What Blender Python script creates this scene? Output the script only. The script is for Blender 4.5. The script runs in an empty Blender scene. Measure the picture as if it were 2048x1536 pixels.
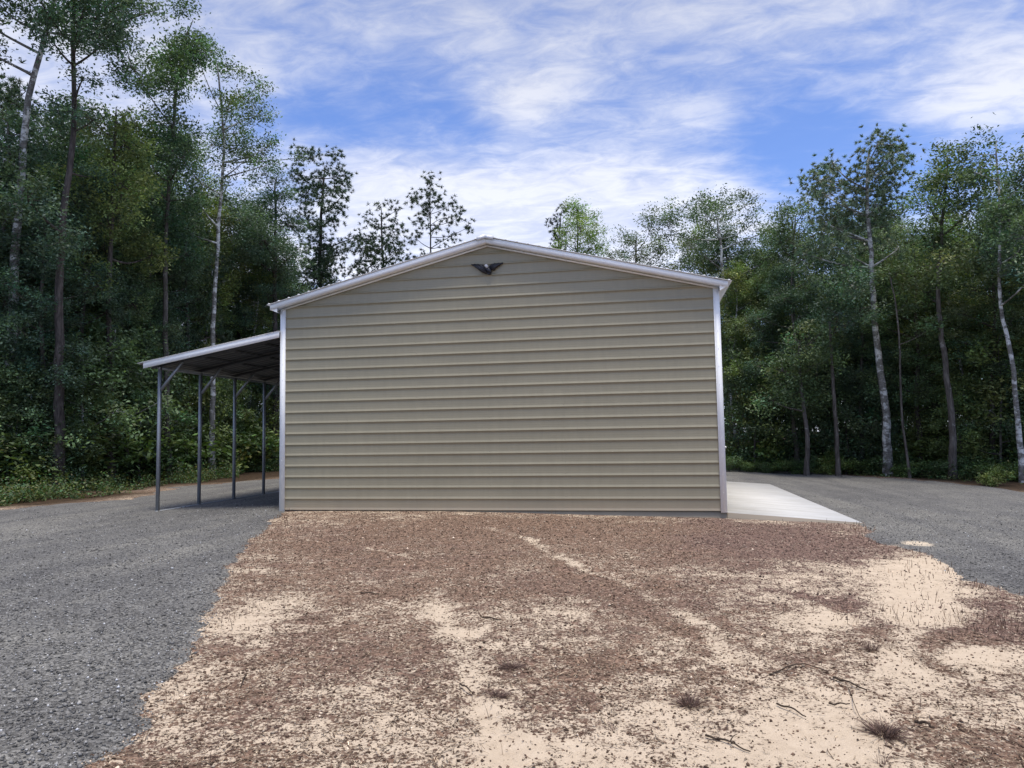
import bpy, math, random
import numpy as np
from mathutils import Matrix, Vector

sc = bpy.context.scene
col = sc.collection

# ------------------------------------------------------------------ camera
F_PX = 1441.7
CAM = np.array([7.657, -14.371, 1.501])
YAW, PIT, ROL = -0.1797, 0.07085, -0.01636
def _axes():
    cy, sy, cp, sp = math.cos(YAW), math.sin(YAW), math.cos(PIT), math.sin(PIT)
    f = np.array([sy*cp, cy*cp, sp]); r = np.array([cy, -sy, 0.0]); u = np.cross(r, f)
    cr, sr = math.cos(ROL), math.sin(ROL)
    return cr*r + sr*u, -sr*r + cr*u, f
AR, AU, AF = _axes()
cam_d = bpy.data.cameras.new('camera')
cam = bpy.data.objects.new('camera', cam_d)
col.objects.link(cam)
cam_d.sensor_width = 36.0
cam_d.lens = F_PX / 2048 * 36.0
cam_d.clip_start = 0.1
cam_d.clip_end = 3000
cam.matrix_world = Matrix(((AR[0], AU[0], -AF[0], CAM[0]), (AR[1], AU[1], -AF[1], CAM[1]),
                           (AR[2], AU[2], -AF[2], CAM[2]), (0, 0, 0, 1)))
sc.camera = cam

# ------------------------------------------------------------------ light
SUN_EL, SUN_AZ = 76.0, 150.0        # azimuth measured from +Y (behind the building) towards +X
EXPOSURE = 0.42
sc.view_settings.view_transform = 'Standard'
sc.view_settings.look = 'None'
sc.view_settings.exposure = EXPOSURE
sc.view_settings.gamma = 1.0
sc.view_settings.use_curve_mapping = False
sun_d = bpy.data.lights.new('sun', 'SUN')
sun_d.energy = 2.6
sun_d.angle = math.radians(18.0)
sun_d.color = (1.0, 0.93, 0.81)
sun = bpy.data.objects.new('sun', sun_d)
col.objects.link(sun)
el, az = math.radians(SUN_EL), math.radians(SUN_AZ)
sdir = Vector((math.sin(az)*math.cos(el), math.cos(az)*math.cos(el), math.sin(el)))
sun.rotation_euler = sdir.to_track_quat('Z', 'Y').to_euler()
sun.location = (20, 20, 40)

def build_world():
    w = bpy.data.worlds.new('World'); sc.world = w; w.use_nodes = True
    nt = w.node_tree; N = nt.nodes; L = nt.links; N.clear()
    def node(t, **k):
        n = N.new(t)
        for a, b in k.items(): setattr(n, a, b)
        return n
    def math_(op, a, b=None, c=None, clamp=False):
        n = node('ShaderNodeMath', operation=op); n.use_clamp = clamp
        for i, v in enumerate((a, b, c)):
            if v is None: continue
            if isinstance(v, (int, float)): n.inputs[i].default_value = v
            else: L.new(v, n.inputs[i])
        return n.outputs[0]
    out = node('ShaderNodeOutputWorld'); bg = node('ShaderNodeBackground'); bg.inputs[1].default_value = 0.11
    L.new(bg.outputs[0], out.inputs[0])
    sky = node('ShaderNodeTexSky', sky_type='NISHITA'); sky.sun_disc = False
    sky.sun_elevation = el; sky.sun_rotation = az
    sky.air_density = 1.0; sky.dust_density = 0.6; sky.ozone_density = 2.5
    tc = node('ShaderNodeTexCoord')
    sep = node('ShaderNodeSeparateXYZ'); L.new(tc.outputs['Generated'], sep.inputs[0])
    zz = math_('ADD', math_('MAXIMUM', sep.outputs[2], 0.0), 0.13)
    cx = math_('DIVIDE', sep.outputs[0], zz); cy = math_('DIVIDE', sep.outputs[1], zz)
    cmb = node('ShaderNodeCombineXYZ'); L.new(cx, cmb.inputs[0]); L.new(cy, cmb.inputs[1])
    def noise(scale, detail, rough, loc, rot=0.0, sc_=(1, 1, 1), dist=0.0):
        mp = node('ShaderNodeMapping'); L.new(cmb.outputs[0], mp.inputs[0])
        mp.inputs['Location'].default_value = loc; mp.inputs['Rotation'].default_value = (0, 0, rot); mp.inputs['Scale'].default_value = sc_
        n = node('ShaderNodeTexNoise'); L.new(mp.outputs[0], n.inputs['Vector'])
        n.inputs['Scale'].default_value = scale; n.inputs['Detail'].default_value = detail
        n.inputs['Roughness'].default_value = rough; n.inputs['Distortion'].default_value = dist
        return n.outputs[0]
    big = noise(0.62, 3, 0.5, (3.1, 7.4, 0), 0.25, (1, 1.5, 1), 0.3)
    mid = noise(2.3, 7, 0.56, (1.7, 2.4, 0), -0.2, (1, 1.1, 1), 0.15)
    fine = noise(8.0, 8, 0.64, (5.0, 2.0, 0), 0.2, (1, 1.7, 1), 0.5)
    # cloud cover steered by a few broad openings and banks fixed in the sky
    def lobe(px, py, width, amp, squash=1.0):
        d = AF + (px-1024)/F_PX*AR - (py-768)/F_PX*AU; d = d/np.linalg.norm(d)
        side = np.cross(d, (0, 0, 1)); side /= np.linalg.norm(side); upv = np.cross(side, d)
        def dot(v):
            n = node('ShaderNodeVectorMath', operation='DOT_PRODUCT'); L.new(tc.outputs['Generated'], n.inputs[0]); n.inputs[1].default_value = tuple(v); return n.outputs['Value']
        a = math_('DIVIDE', dot(side), width); b = math_('DIVIDE', dot(upv), width*squash)
        r2 = math_('ADD', math_('MULTIPLY', a, a), math_('MULTIPLY', b, b))
        front = math_('GREATER_THAN', dot(d), 0.0)
        return math_('MULTIPLY', math_('MULTIPLY', math_('POWER', 2.718, math_('MULTIPLY', r2, -1.0)), amp), front)
    v = math_('ADD', math_('MULTIPLY', big, 0.46), math_('ADD', math_('MULTIPLY', mid, 0.54), math_('MULTIPLY', fine, 0.30)))
    for a in LOBES: v = math_('ADD', v, lobe(*a))
    ramp = node('ShaderNodeMapRange', interpolation_type='SMOOTHSTEP'); L.new(v, ramp.inputs[0])
    ramp.inputs[1].default_value = 0.47; ramp.inputs[2].default_value = 0.90
    cover = math_('MINIMUM', math_('ADD', math_('MULTIPLY', ramp.outputs[0], 0.86), 0.04), 0.93)
    shade = node('ShaderNodeMapRange'); L.new(math_('ADD', fine, math_('MULTIPLY', mid, 1.0)), shade.inputs[0])
    shade.inputs[1].default_value = 0.8; shade.inputs[2].default_value = 1.15
    bright = node('ShaderNodeMapRange'); L.new(sep.outputs[2], bright.inputs[0])
    bright.inputs[1].default_value = 0.12; bright.inputs[2].default_value = 0.55
    bright.inputs[3].default_value = 1.34; bright.inputs[4].default_value = 0.82
    cc = node('ShaderNodeMix', data_type='RGBA'); L.new(shade.outputs[0], cc.inputs[0])
    cc.inputs[6].default_value = (4.4, 4.75, 6.0, 1); cc.inputs[7].default_value = (6.2, 6.35, 7.0, 1)
    vm = node('ShaderNodeVectorMath', operation='SCALE'); L.new(cc.outputs[2], vm.inputs[0]); L.new(bright.outputs[0], vm.inputs['Scale'])
    tint = node('ShaderNodeMix', data_type='RGBA', blend_type='MULTIPLY'); tint.inputs[0].default_value = 1
    L.new(sky.outputs[0], tint.inputs[6]); tint.inputs[7].default_value = (0.88, 1.04, 1.46, 1)
    mx = node('ShaderNodeMix', data_type='RGBA'); L.new(cover, mx.inputs[0]); L.new(tint.outputs[2], mx.inputs[6]); 
    # bright veil of thin cloud round the sun
    sd = node('ShaderNodeVectorMath', operation='DOT_PRODUCT'); L.new(tc.outputs['Generated'], sd.inputs[0]); sd.inputs[1].default_value = tuple(sdir)
    ang = math_('SUBTRACT', 1.0, sd.outputs['Value']); au = math_('MULTIPLY', math_('POWER', 2.718, math_('MULTIPLY', ang, -9.0)), 19.0)
    av = node('ShaderNodeVectorMath', operation='SCALE'); av.inputs[0].default_value = (1.0, 0.93, 0.80); L.new(au, av.inputs['Scale'])
    ad = node('ShaderNodeVectorMath', operation='ADD'); L.new(vm.outputs[0], ad.inputs[0]); L.new(av.outputs[0], ad.inputs[1])
    L.new(ad.outputs[0], mx.inputs[7])
    L.new(mx.outputs[2], bg.inputs[0])
LOBES = [  # px, py, angular width, amplitude, vertical squash : where the sky opens (-) or closes (+)
    (1700, 330, 0.17, -0.30, 0.45), (1050, 285, 0.20, -0.18, 0.40), (700, 240, 0.16, -0.14, 0.6), (1560, 250, 0.10, -0.12, 0.5),
    (1050, 205, 0.06, 0.20, 0.5), (1150, 420, 0.30, 0.42, 0.28), (1300, 60, 0.45, 0.14, 0.45), (1990, 170, 0.12, 0.20, 0.35), (780, 370, 0.08, 0.16, 0.8),
    (380, 250, 0.3, 0.10, 1.0), (480, 330, 0.10, -0.10, 0.7), (640, 170, 0.14, -0.10, 0.5)]
build_world()

# ------------------------------------------------------------------ helpers
rng = np.random.default_rng(7)
def tag(o, label=None, cat=None, group=None, kind=None):
    if label: o['label'] = label
    if cat: o['category'] = cat
    if group: o['group'] = group
    if kind: o['kind'] = kind
    return o
def empty(name, loc=(0, 0, 0), rz=0.0):
    o = bpy.data.objects.new(name, None); col.objects.link(o)
    o.location = loc; o.rotation_euler = (0, 0, rz); o.empty_display_size = 0.3
    return o
def link_mesh(name, V, faces, mat, parent=None, tint=None, smooth=False, loc=None):
    """faces: list of int arrays, each (n,3) or (n,4)."""
    me = bpy.data.meshes.new(name)
    V = np.asarray(V, dtype=np.float32)
    faces = [np.asarray(f, dtype=np.int32) for f in faces if len(f)]
    me.vertices.add(len(V)); me.vertices.foreach_set('co', V.ravel())
    nl = sum(f.size for f in faces); nf = sum(len(f) for f in faces)
    me.loops.add(nl); me.loops.foreach_set('vertex_index', np.concatenate([f.ravel() for f in faces]))
    me.polygons.add(nf)
    tot = np.concatenate([np.full(len(f), f.shape[1], dtype=np.int32) for f in faces])
    st = np.concatenate([[0], np.cumsum(tot)[:-1]]).astype(np.int32)
    me.polygons.foreach_set('loop_start', st); me.polygons.foreach_set('loop_total', tot)
    if smooth: me.polygons.foreach_set('use_smooth', np.ones(nf, dtype=bool))
    me.update(calc_edges=True)
    if tint is not None:
        for nm, arr in (tint.items() if isinstance(tint, dict) else [('tint', tint)]):
            a = me.color_attributes.new(nm, 'FLOAT_COLOR', 'POINT')
            arr = np.asarray(arr, dtype=np.float32)
            if arr.ndim == 1: arr = np.repeat(arr[:, None], 3, 1)
            a.data.foreach_set('color', np.hstack([arr, np.ones((len(arr), 1), np.float32)]).astype(np.float32).ravel())
    me.materials.append(mat)
    o = bpy.data.objects.new(name, me); col.objects.link(o)
    if parent: o.parent = parent
    if loc is not None: o.location = loc
    return o
class MB:
    def __init__(s): s.v = []; s.f3 = []; s.f4 = []; s.n = 0
    def add(s, V, F):
        V = np.asarray(V, float)
        for f in F:
            (s.f3 if len(f) == 3 else s.f4 if len(f) == 4 else None).append([i+s.n for i in f])
        s.v.append(V); s.n += len(V); return s
    def box(s, a, b):
        x0, y0, z0 = a; x1, y1, z1 = b
        return s.hexa([(x0, y0, z0), (x1, y0, z0), (x1, y1, z0), (x0, y1, z0), (x0, y0, z1), (x1, y0, z1), (x1, y1, z1), (x0, y1, z1)])
    def hexa(s, P):
        return s.add(P, [(0, 3, 2, 1), (4, 5, 6, 7), (0, 1, 5, 4), (1, 2, 6, 5), (2, 3, 7, 6), (3, 0, 4, 7)])
    def bar(s, p, q, w, h, up=(0, 0, 1)):
        p = np.array(p, float); q = np.array(q, float); d = q-p; d /= np.linalg.norm(d)
        a = np.cross(d, up); a /= np.linalg.norm(a); b = np.cross(a, d)
        P = []
        for c in (p, q):
            for sa, sb in ((-1, -1), (1, -1), (1, 1), (-1, 1)): P.append(c + a*sa*w/2 + b*sb*h/2)
        return s.add(P, [(0, 3, 2, 1), (4, 5, 6, 7), (0, 1, 5, 4), (1, 2, 6, 5), (2, 3, 7, 6), (3, 0, 4, 7)])
    def tube(s, path, radii, n=6, cap=True):
        V, F = tube_np(path, radii, n)
        s.v.append(V); s.f4 += (F+s.n).tolist(); s.n += len(V)
        return s
    def disc(s, c, r, nrm_y=-1, t=0.004, n=6):
        c = np.array(c, float); A = np.arange(n)*2*math.pi/n
        ring = np.stack([c[0]+r*np.cos(A), np.full(n, c[1]), c[2]+r*np.sin(A)], 1)
        tip = c + np.array([0, nrm_y*t, 0])
        return s.add(np.vstack([ring, tip]), [(i, (i+1) % n, n) for i in range(n)])
    def build(s, name, mat, parent=None, smooth=False, tint=None):
        return link_mesh(name, np.vstack(s.v), [np.array(s.f3).reshape(-1, 3), np.array(s.f4).reshape(-1, 4)], mat, parent, smooth=smooth, tint=tint)
def tube_np(path, radii, n=6):
    P = np.asarray(path, float); m = len(P); radii = np.broadcast_to(np.asarray(radii, float), (m,))
    T = np.gradient(P, axis=0); T /= np.linalg.norm(T, axis=1)[:, None]+1e-9
    ref = np.array([0.31, 0.95, 0.05]) if abs(T[0] @ np.array([0.31, 0.95, 0.05])) < 0.9 else np.array([1.0, 0, 0])
    A = np.cross(T, ref); A /= np.linalg.norm(A, axis=1)[:, None]+1e-9; B = np.cross(T, A)
    th = np.arange(n)*2*math.pi/n
    V = (P[:, None, :] + radii[:, None, None]*(np.cos(th)[None, :, None]*A[:, None, :] + np.sin(th)[None, :, None]*B[:, None, :])).reshape(-1, 3)
    i = np.arange(m-1)[:, None]*n; j = np.arange(n)[None, :]; k = (j+1) % n
    F = np.stack([i+j, i+k, i+n+k, i+n+j], -1).reshape(-1, 4)
    return V, F
def vnoise(x, y, s, seed=0):
    x = np.asarray(x)/s + 1000; y = np.asarray(y)/s + 1000
    xi = np.floor(x).astype(np.int64); yi = np.floor(y).astype(np.int64); fx = x-xi; fy = y-yi
    fx = fx*fx*(3-2*fx); fy = fy*fy*(3-2*fy)
    def h(a, b):
        n = (a*374761393 + b*668265263 + seed*974634777) & 0xFFFFFFFF
        n = ((n ^ (n >> 13))*1274126177) & 0xFFFFFFFF
        return ((n ^ (n >> 16)) & 0xFFFF)/65535.0
    return (h(xi, yi)*(1-fx)+h(xi+1, yi)*fx)*(1-fy) + (h(xi, yi+1)*(1-fx)+h(xi+1, yi+1)*fx)*fy
def fbm(x, y, s, seed=0, o=4):
    v = 0; a = 1; t = 0
    for k in range(o): v = v + a*vnoise(x, y, s/2**k, seed+k*17); t += a; a *= 0.55
    return v/t
def ss(a, b, x):
    t = np.clip((np.asarray(x)-a)/(b-a), 0, 1); return t*t*(3-2*t)

# ------------------------------------------------------------------ terrain shape and pixel -> place helpers
def base_h(x, y):
    x = np.asarray(x, float); y = np.asarray(y, float)
    return -0.03 - 0.05*ss(0, -2.5, x) - 0.022*np.clip(x-4, 0, 5) - 0.042*np.clip(x-9, 0, 4) - 0.012*np.clip(-y-1, 0, 5)
def ray(px, py): return AF + (px-1024)/F_PX*AR - (py-768)/F_PX*AU
def at(px, py):
    d = ray(px, py); z = -0.1
    for _ in range(8):
        t = (z-CAM[2])/d[2]; p = CAM + d*t; z = float(base_h(p[0], p[1]))
    return np.array([p[0], p[1], z])
def at_depth(px, py, depth): return CAM + ray(px, py)*depth
def depth_of(p): return float((np.asarray(p)-CAM) @ AF)

# ------------------------------------------------------------------ materials
def mat(name):
    m = bpy.data.materials.new(name); m.use_nodes = True
    b = m.node_tree.nodes['Principled BSDF']
    return m, m.node_tree, b
def nn(nt, t, **k):
    n = nt.nodes.new(t)
    for a, b in k.items(): setattr(n, a, b)
    return n
def noise_n(nt, scale, detail=4, rough=0.55, vec=None, dist=0.0):
    n = nn(nt, 'ShaderNodeTexNoise'); n.inputs['Scale'].default_value = scale; n.inputs['Detail'].default_value = detail
    n.inputs['Roughness'].default_value = rough; n.inputs['Distortion'].default_value = dist
    if vec is not None: nt.links.new(vec, n.inputs['Vector'])
    return n.outputs[0]
def objvec(nt, scale=(1, 1, 1), rot=(0, 0, 0)):
    tc = nn(nt, 'ShaderNodeTexCoord'); mp = nn(nt, 'ShaderNodeMapping'); nt.links.new(tc.outputs['Object'], mp.inputs[0])
    mp.inputs['Scale'].default_value = scale; mp.inputs['Rotation'].default_value = rot
    return mp.outputs[0]
def ramp_n(nt, fac, stops):
    r = nn(nt, 'ShaderNodeValToRGB'); nt.links.new(fac, r.inputs[0]); e = r.color_ramp.elements
    e[0].position, e[0].color = stops[0][0], (*stops[0][1], 1); e[1].position, e[1].color = stops[-1][0], (*stops[-1][1], 1)
    for p, c in stops[1:-1]: x = e.new(p); x.color = (*c, 1)
    return r.outputs[0]
def mixc(nt, fac, a, b, mode='MIX'):
    m = nn(nt, 'ShaderNodeMix', data_type='RGBA', blend_type=mode)
    for i, v in ((0, fac), (6, a), (7, b)):
        if isinstance(v, (int, float)): m.inputs[i].default_value = v
        elif isinstance(v, tuple): m.inputs[i].default_value = (*v, 1)
        else: nt.links.new(v, m.inputs[i])
    return m.outputs[2]
def mth(nt, op, a, b=0.0, clamp=False):
    m = nn(nt, 'ShaderNodeMath', operation=op); m.use_clamp = clamp
    for i, v in enumerate((a, b)):
        if isinstance(v, (int, float)): m.inputs[i].default_value = v
        else: nt.links.new(v, m.inputs[i])
    return m.outputs[0]
def bump(nt, b, h, strength, dist):
    n = nn(nt, 'ShaderNodeBump'); n.inputs['Strength'].default_value = strength; n.inputs['Distance'].default_value = dist
    nt.links.new(h, n.inputs['Height']); nt.links.new(n.outputs[0], b.inputs['Normal'])
def attr(nt, name):
    a = nn(nt, 'ShaderNodeAttribute', attribute_name=name); return a.outputs['Color']

def painted(name, c, rough=0.42, var=0.06, metal=0.0, streak=(1, 1, 1), spec=0.5):
    m, nt, b = mat(name); v = objvec(nt, streak)
    n1 = noise_n(nt, 1.6, 5, 0.6, v); n2 = noise_n(nt, 22, 3, 0.6, v)
    f = mth(nt, 'ADD', mth(nt, 'MULTIPLY', n1, 0.6), mth(nt, 'MULTIPLY', n2, 0.4))
    lo = tuple(x*(1-var*2) for x in c); hi = tuple(min(1, x*(1+var*2)) for x in c)
    nt.links.new(ramp_n(nt, f, [(0.3, lo), (0.7, hi)]), b.inputs['Base Color'])
    nt.links.new(mth(nt, 'ADD', mth(nt, 'MULTIPLY', n1, 0.25), rough-0.12), b.inputs['Roughness'])
    b.inputs['Metallic'].default_value = metal; b.inputs['Specular IOR Level'].default_value = spec
    return m
M = {}
M['white'] = painted('white_painted_steel', (0.88, 0.875, 0.845), 0.45, 0.03)
M['roof'] = painted('white_roof_steel', (0.78, 0.79, 0.8), 0.35, 0.03)
M['galv'] = painted('galvanised_tube', (0.26, 0.275, 0.29), 0.45, 0.12, 0.45)
M['under'] = painted('galvanised_shade_darkened', (0.045, 0.048, 0.055), 0.5, 0.2, 0.2, (1, 5, 1))  # galvanised sheet, rafters and purlins, with the lean-to's shade darkened into the colour
M['seal'] = painted('dark_screw', (0.22, 0.22, 0.23), 0.4, 0.05)
M['black'] = painted('black_cast_metal', (0.012, 0.013, 0.02), 0.38, 0.2)
M['headpaint'] = painted('pale_painted_metal', (0.55, 0.56, 0.58), 0.5, 0.08)
M['door'] = painted('white_door_steel', (0.7, 0.7, 0.7), 0.45, 0.04)

def make_siding():
    m, nt, b = mat('tan_ribbed_steel'); v = objvec(nt, (0.35, 1, 1))
    n1 = noise_n(nt, 1.1, 5, 0.6, v); n2 = noise_n(nt, 30, 3, 0.6, objvec(nt, (0.15, 1, 2.2)))
    n3 = noise_n(nt, 5, 4, 0.65, objvec(nt, (1.6, 1, 0.3)))
    f = mth(nt, 'ADD', mth(nt, 'MULTIPLY', n1, 0.45), mth(nt, 'ADD', mth(nt, 'MULTIPLY', n2, 0.10), mth(nt, 'MULTIPLY', n3, 0.45)))
    c = ramp_n(nt, f, [(0.32, (0.262, 0.234, 0.152)), (0.68, (0.318, 0.284, 0.189))])
    # splashed dust low on the wall
    tc = nn(nt, 'ShaderNodeTexCoord'); sp = nn(nt, 'ShaderNodeSeparateXYZ'); nt.links.new(tc.outputs['Object'], sp.inputs[0])
    low = nn(nt, 'ShaderNodeMapRange'); nt.links.new(sp.outputs[2], low.inputs[0]); low.inputs[1].default_value = 0.0; low.inputs[2].default_value = 0.45
    low.inputs[3].default_value = 1.0; low.inputs[4].default_value = 0.0
    dn = noise_n(nt, 9, 5, 0.7, tc.outputs['Object'])
    d = mth(nt, 'MULTIPLY', mth(nt, 'MULTIPLY', low.outputs[0], low.outputs[0]), mth(nt, 'MULTIPLY', dn, 0.7), True)
    c = mixc(nt, d, c, (0.33, 0.235, 0.17))
    nt.links.new(c, b.inputs['Base Color'])
    nt.links.new(mth(nt, 'ADD', mth(nt, 'MULTIPLY', n3, 0.2), 0.34), b.inputs['Roughness'])
    bump(nt, b, n1, 0.25, 0.02)
    b.inputs['Coat Weight'].default_value = 0.15; b.inputs['Coat Roughness'].default_value = 0.22; b.inputs['Coat IOR'].default_value = 1.55
    return m
M['siding'] = make_siding()

def make_concrete(name, c, grime):
    m, nt, b = mat(name)
    v = objvec(nt)
    n1 = noise_n(nt, 0.8, 6, 0.6, v); n2 = noise_n(nt, 14, 5, 0.7, v); n3 = noise_n(nt, 60, 2, 0.6, objvec(nt, (0.25, 3, 1)))
    f = mth(nt, 'ADD', mth(nt, 'MULTIPLY', n1, 0.5), mth(nt, 'ADD', mth(nt, 'MULTIPLY', n2, 0.25), mth(nt, 'MULTIPLY', n3, 0.25)))
    nt.links.new(ramp_n(nt, f, [(0.3, tuple(x*grime for x in c)), (0.7, c)]), b.inputs['Base Color'])
    if name.startswith('broom'):
        ge = nn(nt, 'ShaderNodeNewGeometry'); sz = nn(nt, 'ShaderNodeSeparateXYZ'); nt.links.new(ge.outputs['True Normal'], sz.inputs[0])
        stain = noise_n(nt, 1.7, 6, 0.7, objvec(nt, (0.5, 2.2, 1)))
        cc = ramp_n(nt, stain, [(0.42, (1, 1, 1)), (0.72, (0.80, 0.78, 0.74))])
        top = mixc(nt, 1.0, ramp_n(nt, f, [(0.3, tuple(x*grime for x in c)), (0.7, c)]), cc, 'MULTIPLY')
        k = mth(nt, 'GREATER_THAN', sz.outputs[2], 0.5)
        nt.links.new(mixc(nt, k, (0.27, 0.23, 0.18), top), b.inputs['Base Color'])
    b.inputs['Roughness'].default_value = 0.85
    bump(nt, b, n3, 0.3, 0.004)
    return m
M['apron'] = make_concrete('broomed_concrete', (0.60, 0.585, 0.55), 0.80)
M['footing'] = make_concrete('footing_concrete', (0.36, 0.31, 0.23), 0.68)

def make_ground():
    m, nt, b = mat('dirt_and_litter')
    tc = nn(nt, 'ShaderNodeTexCoord'); v = tc.outputs['Object']
    zone = attr(nt, 'zone'); sp = nn(nt, 'ShaderNodeSeparateColor'); nt.links.new(zone, sp.inputs[0])
    sand, red, floor = sp.outputs[0], sp.outputs[1], sp.outputs[2]
    nf = noise_n(nt, 42, 5, 0.72, v); nm = noise_n(nt, 9, 5, 0.65, v); nb = noise_n(nt, 1.6, 4, 0.6, v); nvf = noise_n(nt, 150, 3, 0.7, v)
    sandc = ramp_n(nt, mth(nt, 'ADD', mth(nt, 'MULTIPLY', nm, 0.5), mth(nt, 'MULTIPLY', nvf, 0.5)), [(0.3, (0.46, 0.36, 0.255)), (0.5, (0.585, 0.47, 0.345)), (0.72, (0.67, 0.55, 0.415))])
    litc = ramp_n(nt, nf, [(0.28, (0.050, 0.031, 0.022)), (0.42, (0.140, 0.088, 0.062)), (0.56, (0.255, 0.172, 0.124)), (0.74, (0.50, 0.38, 0.275))])
    litr = ramp_n(nt, nf, [(0.28, (0.045, 0.027, 0.021)), (0.42, (0.12, 0.074, 0.058)), (0.56, (0.215, 0.143, 0.115)), (0.76, (0.52, 0.40, 0.32))])
    lit = mixc(nt, red, litc, litr)
    coarse = noise_n(nt, 15, 4, 0.7, v)
    lit = mixc(nt, 1.0, lit, ramp_n(nt, coarse, [(0.34, (0.45, 0.42, 0.40)), (0.5, (1.0, 1.0, 1.0)), (0.66, (1.5, 1.45, 1.38))]), 'MULTIPLY')
    # speckled boundary between sand and debris
    k = mth(nt, 'ADD', mth(nt, 'SUBTRACT', sand, 0.5), mth(nt, 'ADD', mth(nt, 'MULTIPLY', mth(nt, 'SUBTRACT', nf, 0.5), 3.2), mth(nt, 'ADD', mth(nt, 'MULTIPLY', mth(nt, 'SUBTRACT', nm, 0.5), 1.6), mth(nt, 'MULTIPLY', mth(nt, 'SUBTRACT', nb, 0.5), 0.9))))
    kk = nn(nt, 'ShaderNodeMapRange', interpolation_type='SMOOTHSTEP'); nt.links.new(k, kk.inputs[0]); kk.inputs[1].default_value = -0.14; kk.inputs[2].default_value = 0.16
    c = mixc(nt, kk.outputs[0], lit, sandc)
    fl = ramp_n(nt, mth(nt, 'ADD', mth(nt, 'MULTIPLY', nf, 0.5), mth(nt, 'MULTIPLY', nm, 0.5)), [(0.3, (0.018, 0.014, 0.009)), (0.5, (0.052, 0.034, 0.02)), (0.7, (0.13, 0.078, 0.042))])
    c = mixc(nt, floor, c, fl)
    nt.links.new(c, b.inputs['Base Color'])
    b.inputs['Roughness'].default_value = 0.95; b.inputs['Specular IOR Level'].default_value = 0.15
    h = mth(nt, 'ADD', mth(nt, 'MULTIPLY', nf, 0.7), mth(nt, 'MULTIPLY', nvf, 0.3))
    h = mth(nt, 'SUBTRACT', h, mth(nt, 'MULTIPLY', kk.outputs[0], 0.25))
    bump(nt, b, h, 0.9, 0.02)
    return m
M['ground'] = make_ground()
def make_gravel():
    m, nt, b = mat('crushed_stone')
    tc = nn(nt, 'ShaderNodeTexCoord'); v = tc.outputs['Object']
    vo = nn(nt, 'ShaderNodeTexVoronoi'); nt.links.new(v, vo.inputs['Vector']); vo.inputs['Scale'].default_value = 55
    sp = nn(nt, 'ShaderNodeSeparateColor'); nt.links.new(vo.outputs['Color'], sp.inputs[0])
    n1 = noise_n(nt, 0.9, 5, 0.6, v); n2 = noise_n(nt, 80, 4, 0.7, v); n3 = noise_n(nt, 7, 4, 0.65, v)
    f = mth(nt, 'ADD', mth(nt, 'MULTIPLY', sp.outputs[0], 0.55), mth(nt, 'MULTIPLY', n2, 0.45))
    c = ramp_n(nt, f, [(0.12, (0.055, 0.053, 0.049)), (0.5, (0.135, 0.131, 0.123)), (0.75, (0.23, 0.225, 0.21)), (0.93, (0.46, 0.45, 0.42))])
    t = ramp_n(nt, mth(nt, 'ADD', mth(nt, 'MULTIPLY', n1, 0.6), mth(nt, 'MULTIPLY', n3, 0.4)), [(0.3, (0.72, 0.72, 0.74)), (0.7, (1.22, 1.21, 1.18))])
    c = mixc(nt, 1.0, c, t, 'MULTIPLY')
    trk = noise_n(nt, 1.0, 4, 0.55, objvec(nt, (1.1, 0.16, 1), (0, 0, 0.5)), 0.6)
    c = mixc(nt, 1.0, c, ramp_n(nt, trk, [(0.35, (0.80, 0.80, 0.82)), (0.5, (1.0, 1.0, 1.0)), (0.66, (1.2, 1.19, 1.15))]), 'MULTIPLY')
    pale = nn(nt, 'ShaderNodeSeparateColor'); nt.links.new(attr(nt, 'zone'), pale.inputs[0])
    pk = nn(nt, 'ShaderNodeMapRange', interpolation_type='SMOOTHSTEP'); nt.links.new(mth(nt, 'ADD', pale.outputs[0], mth(nt, 'MULTIPLY', mth(nt, 'SUBTRACT', n2, 0.5), 1.2)), pk.inputs[0]); pk.inputs[1].default_value = 0.4; pk.inputs[2].default_value = 0.6
    c = mixc(nt, pk.outputs[0], c, (0.6, 0.5, 0.37))
    nt.links.new(c, b.inputs['Base Color']); b.inputs['Roughness'].default_value = 0.9; b.inputs['Specular IOR Level'].default_value = 0.25
    bump(nt, b, mth(nt, 'SUBTRACT', mth(nt, 'MULTIPLY', n2, 0.5), vo.outputs['Distance']), 0.8, 0.012)
    return m
M['gravel'] = make_gravel()
def tinted(name, rough=0.9, spec=0.2, transl=0.0, nstrength=0.25, nscale=30):
    m, nt, b = mat(name)
    a = attr(nt, 'tint'); n = noise_n(nt, nscale, 3, 0.6, objvec(nt))
    t = ramp_n(nt, n, [(0.3, (1-nstrength,)*3), (0.7, (1+nstrength,)*3)])
    c = mixc(nt, 1.0, a, t, 'MULTIPLY')
    nt.links.new(c, b.inputs['Base Color']); b.inputs['Roughness'].default_value = rough; b.inputs['Specular IOR Level'].default_value = spec
    if transl:
        tr = nn(nt, 'ShaderNodeBsdfTranslucent'); mx = nn(nt, 'ShaderNodeMixShader'); out = nt.nodes['Material Output']
        c2 = mixc(nt, 1.0, c, (1.15, 1.25, 0.5), 'MULTIPLY'); nt.links.new(c2, tr.inputs[0])
        mx.inputs[0].default_value = transl; nt.links.new(b.outputs[0], mx.inputs[1]); nt.links.new(tr.outputs[0], mx.inputs[2]); nt.links.new(mx.outputs[0], out.inputs[0])
    return m
M['leaf'] = tinted('foliage', 0.5, 0.3, 0.28, 0.2, 2.0)
M['needle'] = tinted('pine_needles', 0.5, 0.3, 0.12, 0.2, 2.0)
M['debris'] = tinted('dry_debris', 0.92, 0.15)
M['stone'] = tinted('loose_stone', 0.85, 0.25, 0, 0.3, 90)
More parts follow.
